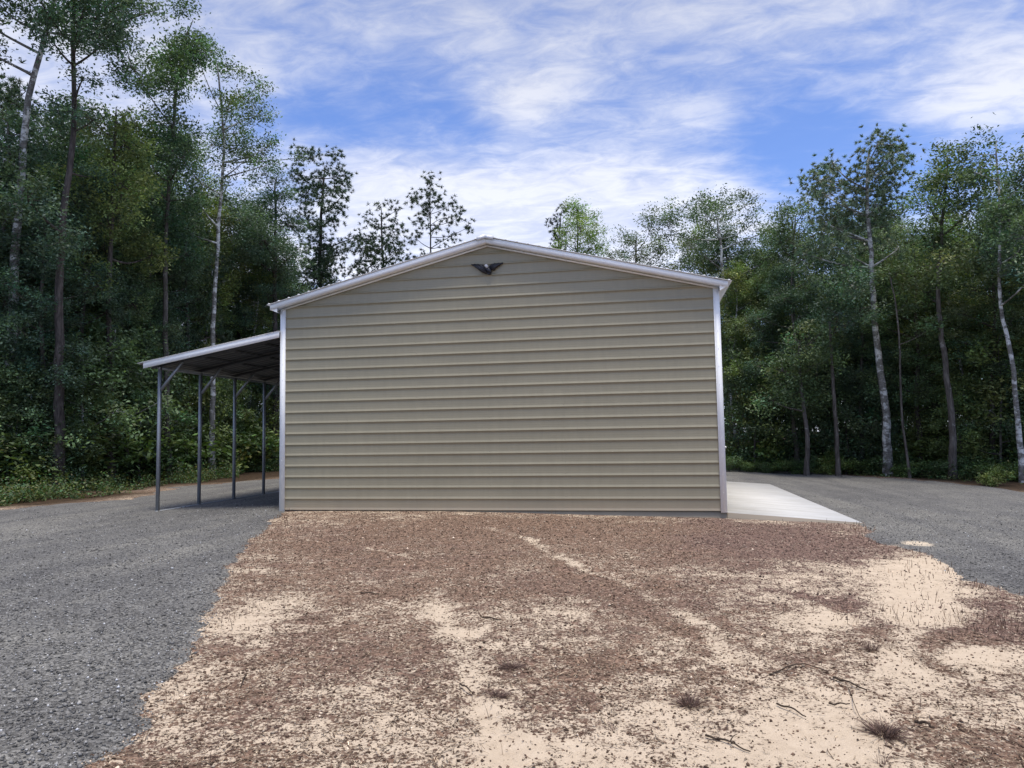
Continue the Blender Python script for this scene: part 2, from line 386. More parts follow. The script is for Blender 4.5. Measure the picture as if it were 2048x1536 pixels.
def make_bark(name, stops, patch=None, scale=(6, 6, 1.2)):
    m, nt, b = mat(name)
    n = noise_n(nt, 2.2, 6, 0.7, objvec(nt, scale), 0.4)
    c = ramp_n(nt, n, stops)
    if patch:
        n2 = noise_n(nt, 1.3, 5, 0.68, objvec(nt, (1.6, 1.6, 2.6)))
        k = nn(nt, 'ShaderNodeMapRange', interpolation_type='SMOOTHSTEP'); nt.links.new(n2, k.inputs[0]); k.inputs[1].default_value = patch[0]; k.inputs[2].default_value = patch[1]
        c = mixc(nt, k.outputs[0], c, patch[2])
    nt.links.new(c, b.inputs['Base Color']); b.inputs['Roughness'].default_value = 0.9; b.inputs['Specular IOR Level'].default_value = 0.2
    bump(nt, b, n, 0.8, 0.04)
    return m
M['bark_dark'] = make_bark('dark_furrowed_bark', [(0.3, (0.022, 0.018, 0.016)), (0.5, (0.07, 0.058, 0.05)), (0.7, (0.15, 0.125, 0.11))])
M['bark_pale'] = make_bark('pale_lichen_bark', [(0.3, (0.075, 0.07, 0.062)), (0.55, (0.20, 0.19, 0.17)), (0.75, (0.33, 0.32, 0.29))], (0.48, 0.58, (0.60, 0.60, 0.57)), (3, 3, 5))
M['bark_mid'] = make_bark('grey_brown_bark', [(0.3, (0.045, 0.038, 0.032)), (0.5, (0.11, 0.095, 0.082)), (0.7, (0.21, 0.19, 0.165))], (0.6, 0.68, (0.30, 0.29, 0.27)))

# ------------------------------------------------------------------ ground zones
def poly_w(pts): return np.array([at(*p)[:2] for p in pts])
def seg_dist(x, y, P, closed=False):
    d = np.full(x.shape, 1e9); n = len(P)
    for i in range(n if closed else n-1):
        a = P[i]; b = P[(i+1) % n]; ab = b-a; L2 = ab @ ab + 1e-12
        t = np.clip(((x-a[0])*ab[0]+(y-a[1])*ab[1])/L2, 0, 1)
        d = np.minimum(d, np.hypot(x-(a[0]+t*ab[0]), y-(a[1]+t*ab[1])))
    return d
def inside(x, y, P):
    r = np.zeros(x.shape, bool); n = len(P)
    for i in range(n):
        x1, y1 = P[i]; x2, y2 = P[(i+1) % n]
        c = ((y1 > y) != (y2 > y)) & (x < (x2-x1)*(y-y1)/(y2-y1+1e-12)+x1); r ^= c
    return r
def sdist(x, y, P):
    d = seg_dist(x, y, P, True); return np.where(inside(x, y, P), d, -d)
W_, H_, RISE, LEN = 9.144, 4.343, 1.127, 10.7
left_edge = poly_w([(548, 1040), (505, 1080), (468, 1118), (446, 1145), (432, 1200), (395, 1242), (366, 1296), (335, 1345), (262, 1398), (312, 1448), (222, 1532)])
right_edge = poly_w([(1735, 1060), (1742, 1086), (1790, 1093), (1850, 1106), (1900, 1140), (1925, 1160), (2000, 1176), (2060, 1196), (2300, 1260)])
DIRT = np.vstack([[(-0.1, 0.4)], left_edge, [(left_edge[-1][0]-0.6, -16.0), (left_edge[-1][0]-1.5, -26)], [(26, -26), (20, -16)], right_edge[::-1], [(11.62, 0.1), (11.5, 0.4)]])
outer_left = poly_w([(-500, 1062), (-200, 1034), (0, 1019), (100, 1009), (200, 1003), (262, 998), (340, 975), (420, 968), (470, 964), (560, 956)])
outer_right = poly_w([(1450, 939), (1560, 942), (1700, 951), (1880, 963), (2000, 976), (2048, 984), (2400, 1040)])
CLEAR = np.vstack([[(-30, -28)], outer_left, [(-6, 24), (0, 23), (6, 22), (10, 21.5)], outer_right, [(40, -8), (40, -28)]])

BL = []   # sand (+) and debris (-) patches: px, py, rx, ry, weight
BL += [(475, 1248, 95, 30, 1.0), (575, 1205, 90, 22, .45), (500, 1140, 60, 9, .55), (640, 1250, 90, 20, .2), (880, 1225, 60, 22, .55), (940, 1270, 55, 18, .7),
       (1150, 1225, 110, 22, .35), (1110, 1505, 190, 45, .55), (930, 1345, 45, 30, .5), (960, 1420, 35, 30, .55), (1010, 1480, 40, 40, .7), (720, 1490, 190, 40, .22),
       (1585, 1165, 70, 20, .45), (1640, 1250, 120, 34, .8), (1560, 1215, 100, 20, .3), (1835, 1130, 95, 30, 1.1), (1845, 1185, 85, 45, 1.2), (1880, 1235, 90, 30, .9), (1960, 1310, 120, 28, .9),
       (1640, 1440, 110, 45, .8), (1700, 1500, 150, 45, .8), (1520, 1400, 120, 30, .35), (1520, 1500, 140, 40, .6), (1900, 1400, 120, 30, .25), (1780, 1350, 100, 25, .4), (1290, 1440, 120, 30, .35), (1460, 1325, 70, 18, .35), (1820, 1300, 60, 40, .5),
       (1350, 1290, 60, 14, .5), (1230, 1370, 90, 25, .15), (380, 1330, 35, 60, .35), (310, 1410, 45, 25, .35), (350, 1490, 45, 35, .5)]
BL += [(1990, 1262, 85, 22, -1.3), (1960, 1215, 60, 20, -.5), (1500, 1090, 240, 26, -.30), (1100, 1060, 460, 26, -.42), (800, 1110, 300, 34, -.30), (1330, 1215, 150, 22, -.35), (1450, 1260, 110, 16, -.3),
       (1200, 1170, 200, 24, -.25), (700, 1330, 210, 50, -.12), (1110, 1330, 130, 50, -.12), (1880, 1290, 25, 40, -.5), (1720, 1205, 60, 14, -.3), (1750, 1260, 50, 14, -.45), (850, 1180, 160, 14, -.2)]
ST = [ # strokes: polyline, half-width (m), weight
    ([(742, 1094), (775, 1100), (825, 1114)], .07, .85), ([(915, 1051), (975, 1058), (1060, 1080)], .09, .55), ([(1060, 1080), (1130, 1125), (1250, 1160), (1330, 1205), (1400, 1258), (1460, 1318)], .11, .55),
    ([(1095, 1118), (1160, 1165), (1290, 1215), (1370, 1270), (1430, 1310)], .13, -.45), ([(850, 1185), (900, 1235), (950, 1270)], .12, .35), ([(920, 1360), (960, 1430), (1010, 1500), (1030, 1560)], .06, .55),
    ([(1560, 1180), (1660, 1200), (1760, 1260), (1850, 1320), (1960, 1380)], .12, -.5), ([(1480, 1350), (1620, 1380), (1760, 1440)], .07, .3), ([(1800, 1440), (1930, 1470), (2048, 1490)], .16, -.4), ([(1850, 1500), (2048, 1525)], .14, -.3)]
_bl = []
for px, py, rx, ry, w in BL:
    c = at(px, py)[:2]; a = at(px+rx, py)[:2]-c; b = at(px, py+ry)[:2]-c
    _bl.append((c, np.linalg.inv(np.column_stack([a, b])), w*(0.66 if w > 0 else 1)))
_st = [(poly_w(p), hw, w) for p, hw, w in ST]
def zones(x, y):
    wx = x + 0.35*(fbm(x, y, 0.8, 3)-0.5); wy = y + 0.35*(fbm(x, y, 0.8, 9)-0.5)
    s = 0.37 + 0.22*ss(-5.5, -12.5, y)*ss(5.0, 10.0, x) + 0.08*ss(-9, -12, y)
    s = s + 0.5*(fbm(x, y, 1.1, 21)-0.5) + 0.5*(fbm(x, y, 0.25, 5)-0.5)
    for c, Mi, w in _bl:
        u = (wx-c[0])*Mi[0, 0]+(wy-c[1])*Mi[0, 1]; v = (wx-c[0])*Mi[1, 0]+(wy-c[1])*Mi[1, 1]
        s = s + w*np.exp(-(u*u+v*v)*0.9)
    for P, hw, w in _st: s = s + 0.82*w*np.exp(-(seg_dist(wx, wy, P)/hw)**2)*(0.45+1.0*fbm(x, y, .45, 133))
    red = ss(7.4, 9.4, x+0.9*(fbm(x, y, 1.5, 77)-0.5))*ss(-9.5, -4.5, y) + 0.35*(fbm(x, y, 0.9, 31) > 0.58)
    fl = ss(0.25, -0.25, sdist(x, y, CLEAR)+0.8*(fbm(x, y, 0.7, 55)-0.5))
    edge = np.exp(-((sdist(x, y, CLEAR)+0.15)/0.4)**2)
    s = s + 0.12*edge*(x < 0)
    return np.clip(s, 0, 1.2), np.clip(red+0.8*edge*(x > 5), 0, 1), np.clip(fl, 0, 1)
def ground_h(x, y):
    near = ss(30, 12, np.hypot(x-CAM[0], y-CAM[1]))
    n = 0.030*(fbm(x, y, 0.9, 40)-0.5) + near*0.022*(fbm(x, y, 0.12, 41, 3)-0.5)
    sd = sdist(x, y, CLEAR) if np.size(x) > 1 else 0
    for P, hw, w in _st:
        d = seg_dist(x, y, P)/hw; n = n - 0.016*np.exp(-d*d) + 0.009*np.exp(-(d-1.9)**2*2)
    rise = np.clip(-sd, 0, 12)*0.008
    return base_h(x, y) + n*ss(0.0, 0.3, np.maximum(np.maximum(-y, x-11.8), np.maximum(-x, y-LEN))+0.15) + rise
def axis_pts(fine, step, far):
    a, b = fine; core = np.arange(a, b+step/2, step); g = []; d = step; p = b
    while p < far: d *= 1.22; p += d; g.append(p)
    h = []; d = step; p = a
    while p > -far: d *= 1.22; p -= d; h.append(p)
    return np.concatenate([h[::-1], core, g])
def grid(xs, ys):
    X, Y = np.meshgrid(xs, ys); nx, ny = len(xs), len(ys)
    i = np.arange(ny-1)[:, None]*nx + np.arange(nx-1)[None, :]
    return X, Y, np.stack([i, i+1, i+nx+1, i+nx], -1).reshape(-1, 4)
X, Y, F = grid(axis_pts((1.0, 16.0), 0.045, 900), axis_pts((-12.6, 0.5), 0.045, 900))
x, y = X.ravel(), Y.ravel()
zs, zr, zf = zones(x, y)
z = ground_h(x, y)
link_mesh('ground', np.stack([x, y, z], 1), [F], M['ground'], smooth=True, tint={'zone': np.stack([zs, zr, zf], 1)})['kind'] = 'structure'
# gravel drive: a thin sheet whose border dips under the dirt
def gravel_cover(x, y):
    return np.minimum(-sdist(x, y, DIRT), sdist(x, y, CLEAR)) + 0.34*(fbm(x, y, 0.55, 61)-0.5) + 0.10*(fbm(x, y, 0.1, 62, 2)-0.5)
def gravel_h(x, y, g=None):
    g = gravel_cover(x, y) if g is None else g
    return ground_h(x, y) + np.clip(g*0.10, -0.03, 0.014) + ss(0.1, 1.0, g)*0.006*(fbm(x, y, 0.3, 63)-0.5)
def axis_mid(a, b, fa, fb, step):
    c = np.arange(fa, fb, step); g = [fb]; d = step
    while g[-1] < b: d = min(d*1.15, 0.8); g.append(g[-1]+d)
    h = [fa]; d = step
    while h[-1] > a: d = min(d*1.15, 0.8); h.append(h[-1]-d)
    return np.concatenate([h[::-1][:-1], c, g])
X, Y, F = grid(axis_mid(-32, 42, 0.5, 14.5, 0.07), axis_mid(-28, 26, -12.5, 1.0, 0.07))
x, y = X.ravel(), Y.ravel(); g = gravel_cover(x, y)
keep = (g[F] > -0.22).any(1); F = F[keep]
used = np.unique(F); remap = -np.ones(len(x), int); remap[used] = np.arange(len(used))
x, y, g = x[used], y[used], g[used]
pale = np.zeros(len(x))
pc = at(1835, 1090)[:2]; pa = at(1875, 1093)[:2]-pc; pb_ = at(1835, 1096)[:2]-pc; Mi = np.linalg.inv(np.column_stack([pa, pb_]))
u = (x-pc[0])*Mi[0, 0]+(y-pc[1])*Mi[0, 1]; v = (x-pc[0])*Mi[1, 0]+(y-pc[1])*Mi[1, 1]
pale += 0.9*np.exp(-(u*u+v*v)) + 0.35*ss(0.25, 0.0, g)
link_mesh('gravel_drive', np.stack([x, y, gravel_h(x, y, g)], 1), [remap[F]], M['gravel'], smooth=True, tint={'zone': pale})['kind'] = 'structure'

# ------------------------------------------------------------------ metal building
bld = empty('metal_building', (0, 0, 0))
tag(bld, 'tan ribbed steel building with white trim and a low gable roof', 'building')
def roof_z(x): return H_ + RISE*(1-abs(x-W_/2)/(W_/2))
def siding_profile(zmax, z0=-0.02):
    """(z, out) points of the horizontal rib profile"""
    pts = []; k = 0; P = 0.2286
    while True:
        b = k*P
        for dz, o in ((-0.010, 0.001), (-0.006, 0.017), (0.003, 0.018), (0.025, 0.001), (0.060, 0.001), (0.064, 0.0013), (0.070, 0.0013), (0.074, 0.001), (0.108, 0.001), (0.112, 0.0013), (0.118, 0.0013), (0.122, 0.001), (0.156, 0.001), (0.160, 0.0013), (0.166, 0.0013), (0.170, 0.001)):
            zz = b+dz
            if zz >= z0-0.02: pts.append((zz, o))
        if b > zmax: break
        k += 1
    return [p for p in pts if p[0] <= zmax]
def gable_wall(y, sgn, inset=0.0):
    prof = siding_profile(H_+RISE-0.005)
    V = []; Fq = []
    for zz, o in prof:
        if zz <= H_: xa, xb = 0.02, W_-0.02
        else:
            t = (zz-H_)/RISE; xa, xb = 0.02+t*(W_/2-0.02), W_-0.02-t*(W_/2-0.02)
        nseg = 1
        V += [(xa, y+sgn*o, zz), (xb, y+sgn*o, zz)]
    for i in range(len(prof)-1):
        a = 2*i; Fq.append((a, a+1, a+3, a+2) if sgn < 0 else (a, a+2, a+3, a+1))
    return V, Fq
V, Fq = gable_wall(0.0, -1)
sb = MB(); sb.add(V, Fq)
# screw heads in columns along the frame posts
for xx in (1.5, 3.02, 4.57, 6.1, 7.62):
    for k in range(1, 24):
        if k*0.2286 < roof_z(xx)-0.1: sb.disc((xx+0.01*math.sin(k*3.3), -0.0015, k*0.2286+0.045), 0.0095, -1, 0.006, 6)
sb.build('gable_wall', M['siding'], bld)
V, Fq = gable_wall(LEN, 1); bw = MB(); bw.add(V, Fq); bw.build('rear_wall', M['siding'], bld)
def side_wall(xp, sgn, name):
    prof = siding_profile(H_-0.01); b = MB(); V = []; Fq = []
    for zz, o in prof: V += [(xp+sgn*o, 0.02, zz), (xp+sgn*o, LEN-0.02, zz)]
    for i in range(len(prof)-1): a = 2*i; Fq.append((a, a+2, a+3, a+1))
    b.add(V, Fq); return b.build(name, M['siding'], bld)
side_wall(0.0, -1, 'side_wall'); side_wall(W_, 1, 'side_wall')
# garage doors on the right side (towards the concrete apron)
for y0 in (1.0, 4.3, 7.6):
    d = MB(); d.box((W_+0.022, y0, 0.02), (W_+0.05, y0+2.6, 3.0))
    for k in range(1, 24): d.bar((W_+0.053, y0+0.03, k*0.125), (W_+0.053, y0+2.57, k*0.125), 0.012, 0.02)
    dd = d.build('roll_up_door', M['door'], bld)
    MB().box((W_+0.05, y0-0.09, 0.0), (W_+0.075, y0-0.003, 3.1)).box((W_+0.05, y0+2.603, 0.0), (W_+0.075, y0+2.69, 3.1)).box((W_+0.05, y0-0.003, 3.0), (W_+0.075, y0+2.603, 3.1)).build('door_frame', M['white'], dd)
# small latch near the front corner
MB().box((W_+0.035, 0.22, 1.18), (W_+0.075, 0.27, 1.22)).box((W_+0.06, 0.19, 1.19), (W_+0.075, 0.22, 1.21)).build('latch', M['white'], bld)
# footing slab
ft = MB(); ft.box((-0.02, 0.015, -0.55), (W_+0.03, LEN-0.015, -0.022)); ft.build('footing', M['footing'], bld)
# corner trims with screw heads
for cx0, s in ((0.0, -1), (W_, 1)):
    t = MB()
    xin = cx0 - s*0.085; xo = cx0 + s*0.028
    a, b_ = min(xin, xo), max(xin, xo)
    t.box((a, -0.030, -0.035), (b_, -0.024, H_-0.03))                 # front face
    if s < 0: t.box((xo, -0.024, -0.035), (xo+0.006, 0.085, H_-0.03))
    else: t.box((xo-0.006, -0.024, -0.035), (xo, 0.085, H_-0.03))
    e = MB().box((xin-0.004, -0.0325, -0.035), (xin+0.004, -0.001, H_-0.03))
    t.v += e.v; t.f4 += [[i+t.n for i in f] for f in e.f4]; t.n += e.n
    for k in range(1, 13): t.disc((cx0-s*0.03, -0.031, k*0.345), 0.009, -1, 0.006, 6)
    t.build('corner_trim', M['white'], bld)
# roof: two ribbed panels
OH, OV, TH = 0.25, 0.20, 0.05     # eave overhang, gable overhang, thickness
slope = RISE/(W_/2)
def roof_panel(side):
    b = MB(); sx = 1 if side > 0 else -1
    xr, xe = W_/2, (W_+OH if side > 0 else -OH)
    zr = H_+RISE+0.10; ze = zr - slope*abs(xe-xr)
    # top skin with ribs along the building's length
    n = int(abs(xe-xr)/0.2286); prof = []
    for k in range(n+1):
        u0 = k*0.2286
        for du, h in ((0, 0.0), (0.175, 0.0), (0.19, 0.018), (0.212, 0.018)):
            if u0+du < abs(xe-xr): prof.append((u0+du, h))
    prof.append((abs(xe-xr), 0.0))
    V = []; Fq = []
    for u0, h in prof:
        xx = xr+sx*u0; zz = zr-slope*u0+h
        V += [(xx, -OV-0.02, zz), (xx, LEN+OV, zz), (xx, -OV-0.02, zz-h-0.006), (xx, LEN+OV, zz-h-0.006)]
    for i in range(len(prof)-1):
        a = 4*i; q = [(a, a+4, a+5, a+1), (a+2, a+3, a+7, a+6), (a, a+2, a+6, a+4), (a+1, a+5, a+7, a+3)]
        Fq += q
    b.add(V, Fq)
    return b.build('roof', M['roof'], bld)
roofL = roof_panel(-1); roofR = roof_panel(1)
# rake trims (front fascia), soffits and eave fascia
FH = 0.108
def prism_x(xa, xb, y0, y1, dz_top, dz_bot):
    """bar that follows the roof slope between xa and xb"""
    zr = H_+RISE+0.10
    za = zr-slope*abs(xa-W_/2); zb = zr-slope*abs(xb-W_/2)
    return [(xa, y0, za+dz_bot), (xb, y0, zb+dz_bot), (xb, y1, zb+dz_bot), (xa, y1, za+dz_bot), (xa, y0, za+dz_top), (xb, y0, zb+dz_top), (xb, y1, zb+dz_top), (xa, y1, za+dz_top)]
for s in (-1, 1):
    xe = W_/2 + s*(W_/2+OH-0.07)
    xs = sorted((W_/2, xe))
    rf = MB(); rf.hexa(prism_x(xs[0], xs[1], -OV, -OV+0.012, -0.024, -0.024-FH))
    par = roofR if s > 0 else roofL
    rf.build('rake_trim', M['white'], par)
    so = MB(); so.hexa(prism_x(xs[0], xs[1], -OV+0.014, 0.03, -0.024-FH+0.012, -0.024-FH+0.004)); so.build('soffit', M['white'], par)
    # frame header under the soffit against the wall
    hd = MB(); wx = sorted((W_/2, W_/2+s*(W_/2)))
    hd.hexa(prism_x(wx[0], wx[1], -0.045, -0.023, -0.14, -0.175)); hd.build('wall_trim', M['white'], par)
    # boxed eave: fascia plus sloping underside back to the wall, full length
    zr = H_+RISE+0.10; ze = zr-slope*(W_/2+OH-0.07); xw = W_/2+s*(W_/2+0.02)
    ev = MB(); x0 = xe
    P = [(x0, -OV+0.012, ze-0.024), (x0, -OV+0.012, ze-0.105), (xw, -OV+0.014, ze-0.19), (x0, LEN+OV, ze-0.024), (x0, LEN+OV, ze-0.105), (xw, LEN+OV, ze-0.19)]
    if s < 0: ev.add(P, [(0, 3, 4, 1), (1, 4, 5, 2)])
    else: ev.add(P, [(0, 1, 4, 3), (1, 2, 5, 4)])
    ev.add([(x0, -OV+0.012, ze-0.03), (x0, -OV+0.012, ze-0.105), (xw, -OV+0.014, ze-0.19), (xw, -OV+0.014, ze-0.03)], [(0, 1, 2, 3)])
    ev.build('eave_box', M['white'], par)
rc = MB(); zr = H_+RISE+0.10
for s in (-1, 1):
    xa = W_/2; xb = W_/2+s*0.17
    xx = sorted((xa, xb))
    rc.hexa(prism_x(xx[0], xx[1], -OV-0.04, LEN+OV+0.02, 0.032, 0.024))
    rc.hexa(prism_x(xx[0], xx[1], -OV-0.045, -OV-0.041, 0.028, -0.045))
rc.build('ridge_cap', M['roof'], bld)

# lean-to on the left side
LW, LY, PB = 3.089, 0.205, -0.075
lz_in, lz_out = 3.80, 3.27        # roof height at wall and over the posts
lsl = (lz_in-lz_out)/LW
def lz(x): return lz_in + lsl*x   # x negative outwards
lt_x = -LW-0.36
lr = MB(); prof = []; n = int((-lt_x)/0.2286)
V = []; Fq = []
ys = np.arange(-0.02, LEN-0.05, 0.2286); pr = []
for y0 in ys:
    pr += [(y0, 0.0), (y0+0.175, 0.0), (y0+0.19, 0.018), (y0+0.212, 0.018)]
pr.append((ys[-1]+0.2286, 0.0))
for yy, h in pr: V += [(-0.03, yy, lz(-0.03)+h), (lt_x, yy, lz(lt_x)+h)]
for i in range(len(pr)-1): a = 2*i; Fq.append((a, a+1, a+3, a+2))
lr.add(V, Fq)
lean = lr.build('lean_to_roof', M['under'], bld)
tr = MB()
for xa, xb, zt, zb, y0, y1 in ((lt_x+0.14, -0.03, 0.026, -0.11, -0.075, -0.066),):
    P = [(xa, y0, lz(xa)+zb), (xb, y0, lz(xb)+zb), (xb, y1, lz(xb)+zb), (xa, y1, lz(xa)+zb), (xa, y0, lz(xa)+zt), (xb, y0, lz(xb)+zt), (xb, y1, lz(xb)+zt), (xa, y1, lz(xa)+zt)]
    tr.hexa(P)
xa, xb = lt_x, -0.03
tr.hexa([(xa, -0.09, lz(xa)+0.03), (xb, -0.09, lz(xb)+0.03), (xb, 0.05, lz(xb)+0.03), (xa, 0.05, lz(xa)+0.03), (xa, -0.09, lz(xa)+0.036), (xb, -0.09, lz(xb)+0.036), (xb, 0.05, lz(xb)+0.036), (xa, 0.05, lz(xa)+0.036)])
tr.build('rake_trim', M['white'], lean)
sk = MB(); P = []
for yy in (-0.02, LEN-0.02): P += [(lt_x, yy, lz(lt_x)+0.021), (-0.03, yy, lz(-0.03)+0.021)]
sk.add([(lt_x, -0.06, lz(lt_x)+0.021), (-0.03, -0.06, lz(-0.03)+0.021), (-0.03, LEN-0.02, lz(-0.03)+0.021), (lt_x, LEN-0.02, lz(lt_x)+0.021)], [(0, 1, 2, 3)])
sk.build('roof_sheet', M['roof'], lean)
nb = 7
for i in range(nb):
    yy = LY + 1.524*i; zt = lz(-LW)-0.10
    MB().box((-LW-0.03, yy-0.03, PB+0.0), (-LW+0.03, yy+0.03, zt)).build('post', M['galv'], lean)
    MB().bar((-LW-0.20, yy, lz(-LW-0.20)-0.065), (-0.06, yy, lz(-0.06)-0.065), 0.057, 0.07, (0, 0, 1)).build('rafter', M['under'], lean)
    MB().bar((-LW+0.03, yy+0.002, zt-0.52), (-LW+0.56, yy+0.002, lz(-LW+0.56)-0.10), 0.05, 0.05, (0, 1, 0)).build('brace', M['galv'], lean)
for xx in (-0.75, -1.5, -2.25):
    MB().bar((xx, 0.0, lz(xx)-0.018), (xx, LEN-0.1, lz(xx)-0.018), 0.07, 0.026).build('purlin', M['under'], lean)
MB().bar((-LW, LY-0.05, lz(-LW)-0.125), (-LW, LY+1.524*(nb-1)+0.05, lz(-LW)-0.125), 0.056, 0.06).build('eave_rail', M['galv'], lean)
MB().box((-LW-0.03, LY-0.06, PB-0.03), (-LW+0.03, LY+1.524*(nb-1)+0.1, PB+0.022)).build('base_rail', M['galv'], lean)

# concrete apron on the right
ax0, ax1, ay1 = W_+0.031, W_+2.424, 10.04
ap = MB()
zt0, zt1 = -0.035, -0.215
ap.hexa([(ax0, 0.0, -0.6), (ax1, 0.0, -0.6), (ax1, ay1, -0.6), (ax0, ay1, -0.6), (ax0, 0.0, zt0), (ax1, 0.0, zt1), (ax1, ay1, zt1+0.02), (ax0, ay1, zt0)])
ap.build('concrete_apron', M['apron'])['kind'] = 'structure'

# ------------------------------------------------------------------ eagle ornament on the gable
def wallpt(px, py, y=-0.03):
    d = ray(px, py); t = (y-CAM[1])/d[1]; return CAM + d*t
def zq(x, y): p = wallpt(860+x/7.877, 440+y/7.877); return (p[0], p[2])
ec = wallpt(975, 537); eg = empty('eagle_ornament', (ec[0], -0.03, ec[2]))
tag(eg, 'black eagle ornament with spread wings fixed high on the tan gable wall', 'wall ornament')
def plate(name, pts, y0, y1, m, par):
    P = [(a-ec[0], b-ec[2]) for a, b in pts]; n = len(P); c = np.mean(P, 0)
    V = [(a, y0, b) for a, b in P] + [(a*0.92+c[0]*0.08, y1, b*0.92+c[1]*0.08) for a, b in P] + [(c[0], y1-0.012, c[1])]
    b = MB(); b.add(V, [(i, (i+1) % n, n+(i+1) % n, n+i) for i in range(n)] + [(n+i, n+(i+1) % n, 2*n) for i in range(n)])
    return b.build(name, m, par)
lw = [(645, 703), (700, 692), (770, 696), (832, 700), (858, 735), (880, 765), (905, 800), (915, 835), (880, 852), (850, 838), (826, 828), (790, 806), (765, 786), (735, 762), (712, 748), (690, 728), (668, 720)]
rw = [(930, 730), (960, 700), (1005, 684), (1080, 678), (1155, 670), (1150, 690), (1120, 702), (1105, 722), (1075, 732), (1062, 752), (1040, 762), (1024, 790), (1004, 802), (985, 790), (962, 800), (935, 790)]
w1 = plate('wing', [zq(*p) for p in lw], 0.0, -0.03, M['black'], eg); w2 = plate('wing', [zq(*p) for p in rw], 0.0, -0.03, M['black'], eg)
plate('body', [zq(*p) for p in [(880, 770), (905, 748), (935, 752), (962, 790), (978, 830), (965, 842), (940, 838), (905, 820)]], -0.01, -0.05, M['black'], eg)
plate('tail', [zq(*p) for p in [(905, 825), (950, 835), (962, 850), (952, 868), (935, 862), (922, 868), (905, 855)]], -0.005, -0.035, M['black'], eg)
plate('head', [zq(*p) for p in [(872, 712), (892, 704), (912, 712), (922, 735), (912, 762), (892, 765), (878, 745), (862, 728)]], -0.02, -0.06, M['headpaint'], eg)
fb = MB()
for (p, q) in (((655, 704), (870, 830)), ((700, 696), (885, 812)), ((760, 698), (895, 796)), ((1145, 676), (975, 775)), ((1085, 680), (965, 762)), ((1030, 684), (955, 750))):
    a = zq(*p); b_ = zq(*q); fb.bar((a[0]-ec[0], -0.036, a[1]-ec[2]), (b_[0]-ec[0], -0.036, b_[1]-ec[2]), 0.012, 0.008, (0, 1, 0))
fb.build('feather_ridges', M['black'], eg)
#VEG

# ------------------------------------------------------------------ vegetation
def unit(n, r): v = r.normal(size=(n, 3)); return v/np.linalg.norm(v, axis=1)[:, None]
def leaf_quads(C, size, r, flat=0.5):
    n = len(C); nrm = unit(n, r); nrm[:, 2] = np.abs(nrm[:, 2])*(1-flat)+flat*1.2; nrm /= np.linalg.norm(nrm, axis=1)[:, None]
    a = np.cross(nrm, unit(n, r)); a /= np.linalg.norm(a, axis=1)[:, None]+1e-9; b = np.cross(nrm, a)
    s = size*r.uniform(0.6, 1.35, (n, 1))
    V = np.stack([C-a*s*.5, C+b*s*.24+nrm*s*.06, C+a*s*.5, C-b*s*.24+nrm*s*.06], 1).reshape(-1, 3)
    return V, np.arange(4*n).reshape(-1, 4)
def needles(C, D, length, r, per=26):
    """tufts at C pointing to D: thin triangles fanned round the twig tip"""
    n = len(C); Cr = np.repeat(C, per, 0); Dr = np.repeat(D, per, 0)
    d = Dr*0.55 + unit(n*per, r); d /= np.linalg.norm(d, axis=1)[:, None]
    L = length*r.uniform(0.7, 1.15, (n*per, 1)); s = np.cross(d, unit(n*per, r)); s /= np.linalg.norm(s, axis=1)[:, None]+1e-9
    V = np.stack([Cr-s*.017, Cr+s*.017, Cr+d*L+[0, 0, -.015]+s*.004], 1).reshape(-1, 3)
    return V, np.arange(3*n*per).reshape(-1, 3)
def resample(P, n):
    P = np.asarray(P, float); d = np.concatenate([[0], np.cumsum(np.linalg.norm(np.diff(P, axis=0), axis=1))])
    t = np.linspace(0, d[-1], n); Q = np.stack([np.interp(t, d, P[:, k]) for k in range(3)], 1)
    for _ in range(2): Q[1:-1] = (Q[:-2]+2*Q[1:-1]+Q[2:])/4
    return Q
def tint_of(n, per, base, r, var=0.30, hue=0.11):
    cl = r.normal(0, 1, (n, 1)); v = np.exp(var*cl); c = np.array(base)[None]*v
    c = c*np.stack([1+hue*r.normal(0, 1, n), np.ones(n), 1+0.5*hue*r.normal(0, 1, n)], 1).clip(0.5, 1.9)
    c = np.repeat(c, per, 0); c = c*np.exp(0.18*r.normal(size=(len(c), 1)))
    return c
def crown_geo(blobs, kind, base, r, leaf=0.13, dens=17.0, per=55, sig=0.22):
    """blobs: list of (centre, radius[, zscale]); returns crown V, F, tint and the sub-clump centres per blob"""
    subs = []; owner = []
    for i, bl in enumerate(blobs):
        c, rad = np.array(bl[0]), bl[1]; zs = bl[2] if len(bl) > 2 else 0.85
        n = max(3, int(dens*1.15*rad*rad+r.uniform(0, 2)))
        s = unit(n, r)*(r.uniform(0.12, 1.0, (n, 1))**0.45)*rad; s[:, 2] *= zs
        subs.append(c+s); owner += [i]*n
    S = np.vstack(subs)
    if kind == 'pine':
        k = 5; T = np.repeat(S, k, 0) + r.normal(0, 0.20, (len(S)*k, 3)); D = T - np.repeat(np.array([b[0] for b in blobs])[owner], k, 0)
        D = D/(np.linalg.norm(D, axis=1)[:, None]+1e-6); D[:, 2] += 0.7
        pn = max(8, int(per*0.36)); V, F = needles(T, D, leaf*1.9, r, pn); tn = tint_of(len(T), pn, base, r, 0.2, 0.1)
        return V, F, np.repeat(tn, 3, 0), S, owner
    C = np.repeat(S, per, 0) + r.normal(0, 1, (len(S)*per, 3))*np.array([sig, sig, sig*0.75])
    V, F = leaf_quads(C, leaf, r); tn = tint_of(len(S), per, base, r)
    return V, F, np.repeat(tn, 4, 0), S, owner
